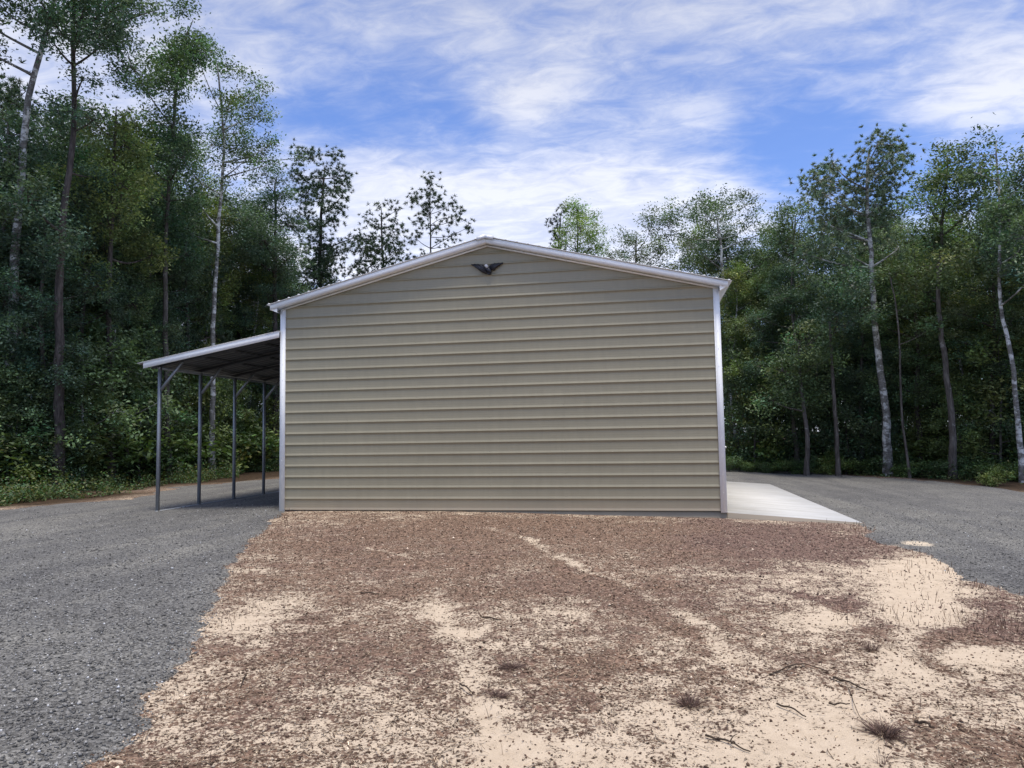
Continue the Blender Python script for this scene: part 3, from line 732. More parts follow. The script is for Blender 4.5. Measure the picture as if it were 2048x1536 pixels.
def limbs_geo(path, radii, blobs, S, owner, r, twig=0.012):
    Vs, Fs, n = [], [], 0
    def put(P, R, k):
        nonlocal n
        V, F = tube_np(P, R, k); Vs.append(V); Fs.append(F+n); n += len(V)
    put(path, radii, 8)
    owner = np.array(owner)
    for i, bl in enumerate(blobs):
        c = np.array(bl[0]); rad = bl[1]
        d = np.linalg.norm(path[:, :2]-c[:2], axis=1); zt = c[2]-0.32*d.min()-0.25*rad
        j = int(np.argmin(np.abs(path[:, 2]-zt))); j = min(max(j, 2), len(path)-1); a = path[j]
        L = np.linalg.norm(c-a); mid = (a+c)/2 + r.normal(0, 0.06*L+0.01, 3) + np.array([0, 0, -0.06*L])
        r0 = min(radii[j]*0.6, 0.018+0.022*L)
        if L > 0.15: put(resample([a, mid, c], 6), np.linspace(r0, r0*0.4, 6), 5)
        for s in S[owner == i][::2]:
            m = (c+s)/2 + r.normal(0, 0.05, 3); put(np.array([c, m, s]), [r0*0.4+.003, twig*.7, twig*0.35], 3)
    return np.vstack(Vs), np.vstack(Fs)
def make_tree(name, base, path, r0, blobs, kind='broad', tint=(0.055, 0.085, 0.035), bark='bark_dark', seed=0, leaf=0.115, dens=21.0, per=72, sig=0.21, rtop=0.25, flare=1.5):
    """path and blobs are world points; base is the foot"""
    r = np.random.default_rng(seed); base = np.asarray(base, float)
    P = resample(np.asarray(path)-base, 26); P[2:] += r.normal(0, r0*0.10, P[2:].shape)*[1, 1, 0]
    t = np.linspace(0, 1, 26); R = r0*(1-(1-rtop)*t)*(1+(flare-1)*np.exp(-t*22)); R[-1] *= 0.4
    P[0, 2] -= 0.25
    B = [(np.asarray(b[0])-base, *b[1:]) for b in blobs]
    V, F, T, S, ow = crown_geo(B, kind, tint, r, leaf, dens, per, sig)
    root = empty(name, tuple(base))
    tv, tf = limbs_geo(P, R, B, S, ow, r)
    link_mesh('trunk', tv, [tf], M[bark], root, smooth=True)
    link_mesh('crown', V, [F], M['needle' if kind == 'pine' else 'leaf'], root, tint=T)
    return root
def pixel_tree(name, label, foot, pts, wpx, blobs, seed, depth=None, cat='tree', zj=0.9, **k):
    """a tree standing at its own distance; trunk bends and crown lobes given by their bearing and height"""
    r = np.random.default_rng(seed+500)
    if depth is None: b = at(*foot); dep = depth_of(b)
    else:
        dep = depth; b = at_depth(foot[0], foot[1], dep); b[2] = float(ground_h(np.array([b[0]]*2), np.array([b[1]]*2))[0])
    f3 = AF.copy(); f3[2] = 0; f3 /= np.linalg.norm(f3)
    path = [b] + [at_depth(x, y, dep)+f3*r.normal(0, .15) for x, y in pts]
    path = [p for i, p in enumerate(path) if i == 0 or p[2] > b[2]+0.3]
    s = dep/F_PX; B = []
    for bx in blobs:
        x, y, rr = bx[:3]; B.append((at_depth(x, y, dep)+f3*r.normal(0, zj*min(1.6, 0.6+rr*s)), rr*s*1.42))
    t = make_tree(name, b, path, wpx*s/2, B, seed=seed, **k)
    tag(t, label, cat); return t
G1 = (0.108, 0.160, 0.092); G2 = (0.135, 0.190, 0.092); G3 = (0.092, 0.148, 0.102); G4 = (0.165, 0.212, 0.080)
pixel_tree('broadleaf_tree', 'leaning pale-barked tree at the far left with its crown against the top edge', (10, 985),
    [(18, 850), (25, 700), (32, 500), (45, 300), (70, 170), (95, 60), (105, 0), (112, -80), (115, -160)], 24,
    [(20, 25, 40), (80, -30, 60), (140, 15, 32), (-20, 60, 40), (50, -110, 80), (112, 45, 25), (160, -120, 70), (-10, 120, 36), (30, 330, 26), (60, 420, 30), (5, 560, 34), (45, 640, 26)], 11, bark='bark_pale', tint=G1)
pixel_tree('broadleaf_tree', 'tall straight dark-barked tree left of the lean-to, second from the left edge', (115, 985),
    [(117, 850), (122, 600), (130, 400), (140, 230), (148, 100), (152, 0), (156, -80)], 21,
    [(150, 25, 44), (190, 62, 38), (240, 28, 38), (120, 85, 34), (232, 82, 28), (203, 112, 22), (283, 10, 12), (315, 22, 12), (140, -60, 60), (215, -40, 40), (105, 215, 26), (185, 240, 20), (150, 330, 30), (190, 175, 18), (120, 430, 36), (160, 500, 32), (90, 520, 30)], 12, bark='bark_dark', tint=G3)
pixel_tree('broadleaf_tree', 'olive-green tree with a dark trunk between the dark-barked tree and the tallest pointed one', (222, 955),
    [(220, 820), (215, 600), (222, 450), (228, 350), (235, 215)], 16,
    [(238, 225, 30), (215, 265, 30), (252, 290, 36), (192, 320, 32), (232, 345, 42), (182, 400, 38), (268, 390, 38), (225, 440, 42), (170, 480, 34), (260, 490, 36), (210, 560, 34)], 13, depth=25.5, tint=G4, bark='bark_dark')
pixel_tree('broadleaf_tree', 'tallest pointed tree of the left wood, its narrow top rising high into the sky', (338, 958),
    [(335, 800), (332, 600), (330, 450), (340, 330), (350, 200), (375, 90), (385, 40)], 13,
    [(386, 38, 20), (372, 75, 28), (396, 108, 24), (350, 118, 28), (328, 155, 26), (366, 152, 34), (298, 172, 24), (340, 208, 38), (293, 222, 28), (388, 205, 32), (320, 265, 38), (370, 275, 36), (282, 292, 24), (340, 335, 38), (300, 372, 34), (392, 338, 28), (372, 400, 26), (330, 430, 34), (300, 480, 34), (360, 500, 32)], 14, depth=28.6, tint=(0.088, 0.145, 0.08), bark='bark_mid', per=72)
pixel_tree('broadleaf_tree', 'slim pale-trunked tree above the lean-to roof with a long bare branch reaching right', (424, 948),
    [(426, 850), (430, 650), (437, 520), (444, 400), (447, 280), (445, 200), (440, 130)], 12,
    [(428, 128, 18), (456, 130, 16), (445, 168, 30), (482, 188, 24), (531, 195, 17), (510, 218, 22), (482, 240, 30), (440, 238, 34), (418, 288, 30), (470, 278, 26), (521, 300, 17), (550, 287, 15), (574, 286, 9), (500, 328, 18), (540, 322, 10), (450, 330, 16), (462, 385, 14), (408, 350, 24), (425, 420, 22), (400, 480, 26)], 15, depth=31.3, tint=(0.105, 0.165, 0.08), bark='bark_pale', per=64, dens=16)
pixel_tree('broadleaf_tree', 'dense dark tree just left of the bushy pine behind the building', (545, 940),
    [(550, 800), (548, 600), (550, 450), (548, 360)], 14,
    [(545, 362, 22), (562, 396, 28), (530, 412, 28), (520, 462, 34), (570, 445, 30), (550, 500, 38), (500, 505, 34), (585, 520, 30), (540, 570, 40), (490, 570, 34)], 16, depth=37, tint=G3)
pixel_tree('pine_tree', 'bushy many-stemmed pine standing highest behind the left slope of the roof', (640, 940),
    [(640, 800), (640, 600), (638, 500), (645, 400), (650, 335)], 14,
    [(622, 318, 17), (670, 325, 17), (692, 347, 10), (600, 347, 17), (640, 355, 22), (680, 372, 17), (610, 395, 20), (655, 405, 24), (692, 400, 9), (598, 445, 18), (645, 455, 26), (680, 428, 13), (640, 505, 30), (610, 515, 26), (672, 500, 17), (635, 560, 32), (702, 468, 11), (600, 570, 28), (655, 545, 26)], 17, depth=43, kind='pine', tint=(0.07, 0.11, 0.06), dens=20, zj=0.5)
pixel_tree('pine_tree', 'twin-topped pine between the bushy pine and the solitary one, partly behind the roof', (765, 930),
    [(765, 800), (768, 600), (764, 500), (764, 420)], 10,
    [(763, 412, 10), (795, 418, 6), (796, 440, 9), (733, 440, 9), (765, 448, 15), (795, 466, 14), (735, 470, 12), (728, 505, 22), (760, 500, 24), (800, 505, 22), (742, 535, 30), (790, 540, 24), (710, 545, 20), (765, 570, 28)], 18, depth=43, kind='pine', tint=(0.06, 0.09, 0.05), dens=15, zj=0.5)
pixel_tree('pine_tree', 'solitary open-branched pine rising just left of the roof ridge', (862, 930),
    [(862, 800), (862, 600), (862, 500), (860, 420), (860, 362)], 7,
    [(858, 362, 9), (842, 384, 8), (868, 382, 10), (832, 408, 9), (880, 408, 12), (855, 416, 13), (905, 405, 4), (892, 436, 11), (922, 432, 11), (842, 446, 12), (870, 462, 8), (936, 460, 7), (905, 468, 7), (832, 478, 10), (880, 492, 7), (845, 520, 12)], 19, depth=44, kind='pine', tint=(0.065, 0.095, 0.052), dens=19, zj=0.5)
pixel_tree('broadleaf_tree', 'bright yellow-green tree just behind the right slope of the roof', (1158, 920),
    [(1158, 700), (1156, 560), (1155, 480), (1154, 410)], 9,
    [(1153, 412, 10), (1150, 432, 18), (1172, 448, 20), (1137, 458, 17), (1188, 470, 16), (1152, 478, 24), (1178, 500, 24), (1130, 495, 16), (1202, 500, 11), (1155, 525, 26)], 20, depth=44, tint=(0.20, 0.29, 0.085), bark='bark_mid', dens=20, per=60)
pixel_tree('pine_tree', 'small dark pine peeping out at the left of the bright yellow-green tree', (1116, 920),
    [(1116, 700), (1116, 500), (1122, 425)], 7, [(1124, 422, 8), (1110, 446, 9), (1106, 470, 9), (1120, 466, 8), (1112, 495, 12)], 21, depth=46, kind='pine', tint=(0.035, 0.055, 0.03), zj=0.3)
pixel_tree('broadleaf_tree', 'low feathery grey-green tree over the middle of the right roof slope', (1275, 925),
    [(1275, 700), (1272, 560), (1270, 470)], 10,
    [(1250, 470, 17), (1285, 472, 16), (1228, 496, 14), (1318, 500, 20), (1265, 500, 22), (1300, 520, 24), (1240, 530, 22), (1345, 530, 20)], 22, depth=41, tint=(0.115, 0.16, 0.09), bark='bark_mid', dens=17, per=66)
pixel_tree('broadleaf_tree', 'wide round-crowned tree with curved limbs above the right end of the roof', (1465, 940),
    [(1462, 800), (1458, 650), (1442, 560), (1440, 490), (1430, 420)], 13,
    [(1362, 412, 24), (1400, 402, 24), (1440, 404, 26), (1482, 420, 25), (1345, 445, 28), (1400, 448, 32), (1458, 455, 34), (1508, 446, 20), (1420, 505, 32), (1370, 505, 28), (1482, 505, 30), (1532, 468, 12), (1470, 560, 30), (1520, 530, 24)], 23, depth=36, tint=(0.105, 0.155, 0.085), bark='bark_pale', dens=16, per=62)
pixel_tree('broadleaf_tree', 'medium tree filling the gap between the wide crown and the tall right pine', (1585, 944),
    [(1588, 800), (1590, 600), (1588, 500), (1592, 430)], 12,
    [(1560, 438, 18), (1600, 430, 20), (1590, 468, 30), (1552, 490, 30), (1622, 505, 28), (1580, 530, 34), (1540, 560, 30), (1620, 570, 30)], 24, depth=33, tint=G1, bark='bark_mid')
pixel_tree('pine_tree', 'tall pale-trunked pine standing alone in front of the right wood', (1776, 952),
    [(1768, 850), (1757, 700), (1745, 580), (1738, 500), (1733, 420), (1735, 340), (1740, 300)], 16,
    [(1742, 300, 28), (1700, 312, 28), (1780, 322, 26), (1812, 315, 8), (1818, 332, 7), (1624, 352, 8), (1645, 345, 11), (1668, 350, 26), (1740, 350, 36), (1790, 360, 24), (1650, 395, 24), (1700, 392, 34), (1760, 405, 32), (1800, 400, 18), (1690, 448, 34), (1740, 455, 30), (1650, 450, 22), (1780, 455, 22), (1630, 500, 20), (1680, 505, 22), (1770, 510, 18)], 25,
    kind='pine', leaf=0.085, tint=(0.17, 0.225, 0.135), bark='bark_pale', dens=27, rtop=0.35, zj=0.8)
pixel_tree('broadleaf_tree', 'tall tree with a small pointed tip, next right of the pale-trunked pine', (1905, 950),
    [(1900, 860), (1890, 700), (1880, 600), (1885, 450), (1890, 320)], 14,
    [(1892, 298, 12), (1885, 330, 22), (1918, 330, 17), (1862, 372, 26), (1900, 385, 32), (1842, 425, 30), (1900, 440, 34), (1860, 490, 36), (1920, 500, 34), (1840, 545, 34), (1900, 570, 36), (1935, 450, 24)], 26, depth=25.6, tint=G2, bark='bark_mid', per=72)
pixel_tree('broadleaf_tree', 'tallest tree at the right, with a leaning slim pale trunk near the edge', (2046, 955),
    [(2036, 850), (2020, 720), (2005, 600), (2000, 450), (1995, 280)], 11,
    [(1996, 262, 15), (1968, 285, 16), (1992, 305, 26), (2022, 330, 20), (1962, 345, 24), (2000, 375, 32), (1965, 425, 32), (2015, 440, 30), (1985, 500, 34), (2030, 530, 34), (1960, 560, 30)], 27, depth=23.3, tint=G1, bark='bark_pale', per=72)
pixel_tree('broadleaf_tree', 'tall full-crowned tree cut by the right edge of the picture', (2110, 965),
    [(2105, 800), (2090, 600), (2075, 450), (2060, 300)], 18,
    [(2050, 298, 20), (2075, 330, 34), (2040, 360, 26), (2080, 410, 44), (2050, 470, 36), (2110, 500, 44), (2060, 560, 40), (2110, 620, 44)], 28, tint=G3, bark='bark_mid')
pixel_tree('broadleaf_tree', 'thin crooked pale-stemmed tree just right of the tall pine trunk', (1820, 948),
    [(1812, 840), (1806, 760), (1795, 680), (1790, 600), (1786, 540)], 5, [(1800, 548, 18), (1822, 575, 20), (1808, 610, 14), (1838, 660, 14)], 29, tint=G2, bark='bark_mid', rtop=0.5, depth=26.3)
pixel_tree('broadleaf_tree', 'slender grey-stemmed tree left of the tall pine trunk with leaves only above', (1676, 944),
    [(1673, 860), (1666, 760), (1662, 680), (1660, 600)], 9, [(1660, 600, 34), (1640, 640, 26), (1690, 630, 26), (1665, 560, 30)], 30, depth=28.3, tint=G3, bark='bark_mid', rtop=0.5)
pixel_tree('broadleaf_tree', 'small tree with a short pale trunk near the corner of the concrete apron', (1612, 943),
    [(1611, 880), (1608, 800), (1604, 740), (1600, 680)], 10, [(1600, 690, 36), (1630, 730, 30), (1575, 740, 34), (1605, 780, 34), (1560, 800, 26), (1630, 800, 26)], 31, tint=G2, bark='bark_mid', rtop=0.5, depth=28.8)

# --- kinds that repeat: one of each is built, the rest are copies
def proto_tree(name, seed, H, cb, rad, r0, kind='broad', tint=G1, bark='bark_dark', nb=22, **k):
    r = np.random.default_rng(seed)
    path = [(0, 0, 0)]; q = np.zeros(2)
    for i in range(1, 9): q = q + r.normal(0, 0.018*H*0.5, 2); path.append((q[0], q[1], H*i/8*0.97))
    path = np.array(path); B = []
    for i in range(nb):
        t = (i+0.5)/nb; z = H*(cb+(1-cb)*t); pr = rad*(0.35+0.9*math.sin(math.pi*min(1, (0.16+0.80*t)))**0.8)*(1 if t < 0.9 else 0.6)
        a = i*2.4+r.uniform(0, .8); d = pr*r.uniform(0.25, 0.85); ax = np.array([np.interp(z, path[:, 2], path[:, 0]), np.interp(z, path[:, 2], path[:, 1])])
        B.append((np.array([ax[0]+d*math.cos(a), ax[1]+d*math.sin(a), z]), rad*r.uniform(0.34, 0.52)*(1 if t < 0.88 else 0.6)))
    t = make_tree(name, (0, 0, 0), path, r0, B, kind=kind, tint=tint, bark=bark, seed=seed+1, **k)
    t['H'] = H; return t
def copy_thing(o):
    c = o.copy(); col.objects.link(c)
    for ch in o.children: d = ch.copy(); col.objects.link(d); d.parent = c
    return c
class Kind:
    def __init__(s, protos): s.p = protos; s.used = [False]*len(protos)
    def place(s, i, pos, scale, rz, label, cat, group, sxy=None):
        i %= len(s.p)
        o = s.p[i] if not s.used[i] else copy_thing(s.p[i]); s.used[i] = True
        o.location = pos; sxy = scale if sxy is None else sxy; o.scale = (sxy, sxy, scale); o.rotation_euler = (0, 0, rz)
        for kk in ('label', 'category', 'group'):
            if kk in o: del o[kk]
        tag(o, label, cat, group); return o
HB = 14.0
def side_of(px):
    for lim, t in ((60, 'at the far left edge'), (210, 'by the straight dark trunk'), (330, 'just left of the lean-to'), (600, 'beyond the lean-to'), (1020, 'over the left roof slope'), (1445, 'over the right roof slope'),
                   (1570, 'by the building corner'), (1745, 'left of the tall pale pine'), (1910, 'right of the tall pale pine')):
        if px < lim: return t
    return 'at the right edge'
DESC = {'t': ['green tree', 'dusky grey-barked tree', 'slim yellowish tree', 'full low-branching tree'], 'p': ['dark pine']*4,
        's': ['yellow-green sapling', 'pale-stemmed green sapling', 'small-leaved dark sapling'], 'b': ['bright green shrub', 'small-leaved dark shrub', 'broad-leaved yellow-green shrub']}
def lab_of(kind, i, depthw, px): return '%s, %s, %s' % (DESC[kind][i % len(DESC[kind])], depthw, side_of(px))
K_tree = Kind([proto_tree('broadleaf_tree', 101, HB, .42, 1.9, .14, tint=G1, nb=20), proto_tree('broadleaf_tree', 102, HB, .34, 2.1, .15, tint=G3, bark='bark_mid', nb=22),
               proto_tree('broadleaf_tree', 103, HB, .52, 1.7, .11, tint=G4, bark='bark_pale', nb=16), proto_tree('broadleaf_tree', 104, HB, .28, 2.2, .15, tint=G2, nb=24)])
K_pine = Kind([proto_tree('pine_tree', 111, HB, .5, 1.8, .17, kind='pine', tint=(0.06, 0.095, 0.052), nb=18, dens=16)])
K_sap = Kind([proto_tree('sapling', 121, 5.0, .12, 1.15, .045, tint=G4, bark='bark_mid', nb=12, dens=22, leaf=0.12, sig=.2), proto_tree('sapling', 122, 5.0, .2, 1.3, .05, tint=G2, bark='bark_pale', nb=12, dens=20, leaf=0.13),
              proto_tree('sapling', 123, 5.0, .10, 1.1, .04, tint=G1, bark='bark_dark', nb=13, dens=20, leaf=0.11)])
def proto_bush(seed, tint, leaf, n=8, R=0.8, Hh=1.1):
    r = np.random.default_rng(seed); B = []
    for i in range(n):
        a = i*2.4; d = R*math.sqrt((i+.3)/n); B.append((np.array([d*math.cos(a), d*math.sin(a), Hh*r.uniform(.25, .85)*(1-.35*d/R)]), r.uniform(.26, .42)))
    return make_tree('shrub', (0, 0, 0), [(0, 0, 0), (0.03, 0.02, Hh*.3), (0, .05, Hh*.6)], 0.02, B, tint=tint, seed=seed+1, leaf=leaf, dens=55, per=34, sig=.13, bark='bark_dark')
K_bush = Kind([proto_bush(131, (0.12, 0.18, 0.062), .10), proto_bush(132, (0.085, 0.14, 0.058), .085), proto_bush(133, (0.145, 0.195, 0.062), .12)])
rr = np.random.default_rng(99)
def gh(p): return float(ground_h(np.array([p[0], p[0]]), np.array([p[1], p[1]]))[0])
EDGE = [(-700, 20), (-150, 21.5), (0, 22), (115, 22.5), (300, 28), (420, 32), (560, 37), (700, 40), (1100, 41), (1400, 38), (1452, 31), (1560, 30), (1700, 29), (1880, 26), (2048, 23.5), (2400, 21)]
TOP = [(-700, 100), (-150, 110), (0, 120), (170, 190), (300, 240), (430, 330), (490, 400), (560, 450), (620, 560), (700, 590), (960, 650), (1150, 600), (1240, 500), (1330, 455), (1500, 455), (1600, 440), (1700, 430), (1850, 400), (1950, 370), (2048, 330), (2400, 300)]
ef = lambda px: float(np.interp(px, *zip(*EDGE))); tf_ = lambda px: float(np.interp(px, *zip(*TOP)))
def spot(px, dep):
    p = at_depth(px, 900, dep); p[2] = gh(p); return p
def tree_row(px0, px1, n, back, hmul, where, group, kinds=('t', 't', 't', 'p'), jit=0.5):
    for i in range(n):
        px = px0+(px1-px0)*(i+0.5+jit*(rr.uniform()-.5))/n; dep = ef(px)+back+rr.uniform(-.8, .8)
        p = spot(px, dep); top = at_depth(px, tf_(px), dep)[2]-p[2]; h = top*hmul*rr.uniform(.70, 1.06)
        k = kinds[i % len(kinds)]; K = K_tree if k == 't' else K_pine
        i_ = int(rr.integers(0, 4)); lb = lab_of(k, i_, where, px)
        K.place(i_, p, h/HB, rr.uniform(0, 6.28), lb, 'tree', group, sxy=max(.75, min(1.25, h/HB*1.05)))
def sap_row(px0, px1, n, back, h0, h1, where, group):
    for i in range(n):
        px = px0+(px1-px0)*(i+0.5+.8*(rr.uniform()-.5))/n; p = spot(px, ef(px)+back+rr.uniform(-.7, .7)); h = rr.uniform(h0, h1)
        i_ = int(rr.integers(0, 3)); lb = lab_of('s', i_, where, px); K_sap.place(i_, p, h/5, rr.uniform(0, 6.28), lb, 'sapling', group, sxy=max(.8, h/5*rr.uniform(.85, 1.15)))
def bush_row(px0, px1, n, back, h0, h1, where, group):
    for i in range(n):
        px = px0+(px1-px0)*(i+0.5+.8*(rr.uniform()-.5))/n; p = spot(px, ef(px)+back+rr.uniform(-.5, .5)); s = rr.uniform(h0, h1)
        i_ = int(rr.integers(0, 3)); lb = lab_of('b', i_, where, px); K_bush.place(i_, p, s, rr.uniform(0, 6.28), lb, 'shrub', group, sxy=s*rr.uniform(.9, 1.4))
L1 = 'front rank'
L2 = 'deeper in the wood'
tree_row(-160, 570, 13, 1.8, .88, L1, 'front trees of the left wood', ('t', 'p', 't', 't'))
tree_row(-200, 600, 15, 5.5, .96, L2, 'inner trees of the left wood')
tree_row(-200, 600, 14, 10.5, 1.0, L2, 'inner trees of the left wood')
tree_row(590, 1440, 15, 1.5, .97, 'behind the building', 'trees behind the building')
R1 = L1
R2 = L2
tree_row(1440, 2150, 12, 2.2, .90, R1, 'front trees of the right wood', ('t', 't', 't'))
tree_row(1440, 2180, 13, 6.0, 1.0, R2, 'inner trees of the right wood', ('t', 't', 't'))
tree_row(1440, 2180, 12, 11.0, 1.0, R2, 'inner trees of the right wood', ('t', 't', 't'))
sap_row(-120, 570, 22, 1.0, 3.4, 6.0, 'wood edge', 'saplings of the left wood')
sap_row(-120, 570, 18, 3.6, 5.0, 7.5, 'wood edge', 'saplings of the left wood')
sap_row(1450, 2120, 18, 1.6, 3.2, 5.5, 'wood edge', 'saplings of the right wood')
sap_row(1450, 2120, 16, 4.4, 5.5, 8.0, 'wood edge', 'saplings of the right wood')
bush_row(-100, 575, 26, 1.0, .45, .95, 'wood edge', 'shrubs of the left wood edge')
bush_row(-100, 575, 20, 1.6, 1.3, 2.2, 'wood edge', 'shrubs of the left wood edge')
bush_row(1450, 2100, 22, 0.5, .35, .8, 'wood edge', 'shrubs of the right wood edge')
bush_row(1450, 2100, 14, 2.4, 1.0, 1.7, 'wood edge', 'shrubs of the right wood edge')
for k, (px, py, s, lab) in enumerate([(1990, 972, .5, 'bright yellow-green shrub on the red earth strip near the right edge'), (60, 965, .8, 'bright green shrub between the two big trunks at the left edge')]):
    b = K_bush.place(2, at(px, py), s, k*1.3, lab, 'shrub', None)
# far wood that closes the view between the trunks
def far_wood():
    r = np.random.default_rng(5); n = 70000
    px = np.concatenate([r.uniform(-420, 610, n//2), r.uniform(1430, 2350, n//2)])
    dep = np.interp(px, *zip(*EDGE)) + r.uniform(14, 30, n)
    d = AF[None] + (px[:, None]-1024)/F_PX*AR[None]; P = CAM[None]+d*dep[:, None]
    tp = np.interp(px, *zip(*TOP)); hz = dep*(870-tp)/F_PX*0.62
    P[:, 2] = r.uniform(0, 1, n)**0.9*hz - 0.3
    cell = vnoise(P[:, 0]+P[:, 2]*.7, P[:, 1]+P[:, 2]*.4, 1.6, 8)
    P = P[cell > 0.47]; V, F = leaf_quads(P, 0.42, r, 0.2)
    T = tint_of(len(P), 4, (0.06, 0.095, 0.055), r, .3, .15)
    o = link_mesh('far_wood', V, [F], M['leaf'], tint=T); o['kind'] = 'stuff'
far_wood()
# undergrowth of the forest floor edge: low weeds, one object
def undergrowth():
    r = np.random.default_rng(6); n = 60000
    px = np.concatenate([r.uniform(-160, 590, n*2//3), r.uniform(1440, 2150, n//3)])
    n = len(px)
    dep = np.interp(px, *zip(*EDGE)) + r.gamma(2.2, 1.3, n) - 4.6*(px < 480) - 2.4*(px >= 480)*(px < 1300) - 1.0*(px > 1300)
    d = AF[None] + (px[:, None]-1024)/F_PX*AR[None]; P = CAM[None]+d*dep[:, None]
    sd = sdist(P[:, 0], P[:, 1], CLEAR); m = (sd < -0.15) & (fbm(P[:, 0], P[:, 1], 1.3, 12)+0.20*np.clip(-sd/2.5, 0, 1) > 0.60)
    P = P[m]; g = ground_h(P[:, 0], P[:, 1]); sd = sd[m]
    P[:, 2] = g + np.abs(r.normal(0, 0.16, len(P)))*np.clip(-sd, .2, 1.6)
    V, F = leaf_quads(P, 0.085, r, 0.4); T = tint_of(len(P), 4, (0.085, 0.12, 0.045), r, .4, .3)
    o = link_mesh('undergrowth', V, [F], M['leaf'], tint=T); o['kind'] = 'stuff'
undergrowth()

def order_labels():
    by = {}
    for o in col.objects:
        if o.parent is None and 'group' in o and 'label' in o:
            d = np.array(o.location)-CAM; by.setdefault(o['label'], []).append((float(d @ AR)/float(d @ AF), o))
    O = ['leftmost', 'second from left', 'third from left', 'fourth from left', 'fifth from left', 'sixth from left', 'seventh from left', 'eighth from left', 'ninth from left', 'tenth from left', 'eleventh from left', 'twelfth from left']
    for lb, L in by.items():
        if len(L) > 1:
            L.sort(key=lambda t: t[0])
            for i, (b, o) in enumerate(L): o['label'] = lb + ', ' + ('rightmost' if i == len(L)-1 else O[i])
order_labels()

# ------------------------------------------------------------------ loose things on the ground
def sample_ground(n, r, x0=-3.0, x1=19.0, y0=-12.6, y1=-0.05, power=2.0, dmin=2.6):
    out = []; got = 0
    while got < n:
        x = r.uniform(x0, x1, n*3); y = r.uniform(y0, y1, n*3); d = np.hypot(x-CAM[0], y-CAM[1])
        k = (r.uniform(0, 1, n*3) < (dmin/np.maximum(d, dmin))**power)
        out.append(np.stack([x[k], y[k]], 1)); got += int(k.sum())
    return np.vstack(out)[:n]
OCT = np.array([(1, 0, 0), (-1, 0, 0), (0, 1, 0), (0, -1, 0), (0, 0, 1), (0, 0, -1)], float)
OCF = np.array([(0, 2, 4), (2, 1, 4), (1, 3, 4), (3, 0, 4), (2, 0, 5), (1, 2, 5), (3, 1, 5), (0, 3, 5)])
def pebbles(P, size, r, flat=0.7):
    n = len(P); V = OCT[None]*r.uniform(0.6, 1.25, (n, 6, 3)); V[:, :, 2] *= flat
    a = r.uniform(0, 6.28, n); c, s = np.cos(a)[:, None], np.sin(a)[:, None]
    X = V[:, :, 0]*c-V[:, :, 1]*s; Y = V[:, :, 0]*s+V[:, :, 1]*c; V = np.stack([X, Y, V[:, :, 2]], 2) + r.normal(0, .12, (n, 6, 3))
    V = V*size[:, None, None] + P[:, None, :]
    return V.reshape(-1, 3), (OCF[None]+6*np.arange(n)[:, None, None]).reshape(-1, 3)
def straws(P, L, w, r, up=0.12):
    n = len(P); a = r.uniform(0, math.pi, n)
    d = np.stack([np.cos(a), np.sin(a), r.normal(0, up, n)], 1)*L[:, None]/2; s = np.stack([-np.sin(a), np.cos(a), np.zeros(n)], 1)*w[:, None]/2
    bend = np.stack([-np.sin(a), np.cos(a), np.zeros(n)], 1)*(L*r.normal(0, .1, n))[:, None]; bend[:, 2] = np.abs(r.normal(0, .06, n))*L
    V = np.stack([P-d-s, P-d+s, P+bend+s, P+bend-s, P+d+s*.6, P+d-s*.6], 1).reshape(-1, 3)
    b = 6*np.arange(n)[:, None]; F = np.concatenate([b+np.array([[0, 3, 2, 1]]), b+np.array([[3, 5, 4, 2]])])
    return V, F
def stuff(name, V, F, m, T):
    o = link_mesh(name, V, [F], m, tint=T); o['kind'] = 'stuff'; return o
def onground(xy): return np.column_stack([xy, ground_h(xy[:, 0], xy[:, 1])])
r = np.random.default_rng(201)
# crumbs of soil and bark
xy = sample_ground(240000, r, power=1.5); s_, rd, fl = zones(xy[:, 0], xy[:, 1]); gc = gravel_cover(xy[:, 0], xy[:, 1]); m = (gc < 0.05+.5*r.uniform(0, 1, len(xy))**4) & (r.uniform(0, 1, len(xy)) < np.clip(1.02-0.9*s_, .17, 1)) & ~((xy[:, 0] > 9.2) & (xy[:, 0] < 11.5) & (xy[:, 1] > 0))
xy = xy[m]; rd = rd[m]; n = len(xy)
size = np.clip(r.lognormal(math.log(.0056), .42, n), .0028, .015)*np.clip(1+(np.hypot(xy[:, 0]-CAM[0], xy[:, 1]-CAM[1])-6)/16, 1, 1.35); P = onground(xy); P[:, 2] += size*.3
V, F = pebbles(P, size, r)
base = np.where(rd[:, None] > r.uniform(.3, .8, (n, 1)), np.array([[.115, .075, .06]]), np.array([[.12, .078, .054]]))
light = r.uniform(0, 1, n) < .14; base = np.where(light[:, None], np.array([[.42, .34, .255]]), base)*np.exp(r.normal(0, .38, (n, 1)))
stuff('dirt_crumbs', V, F, M['debris'], np.repeat(base, 6, 0))
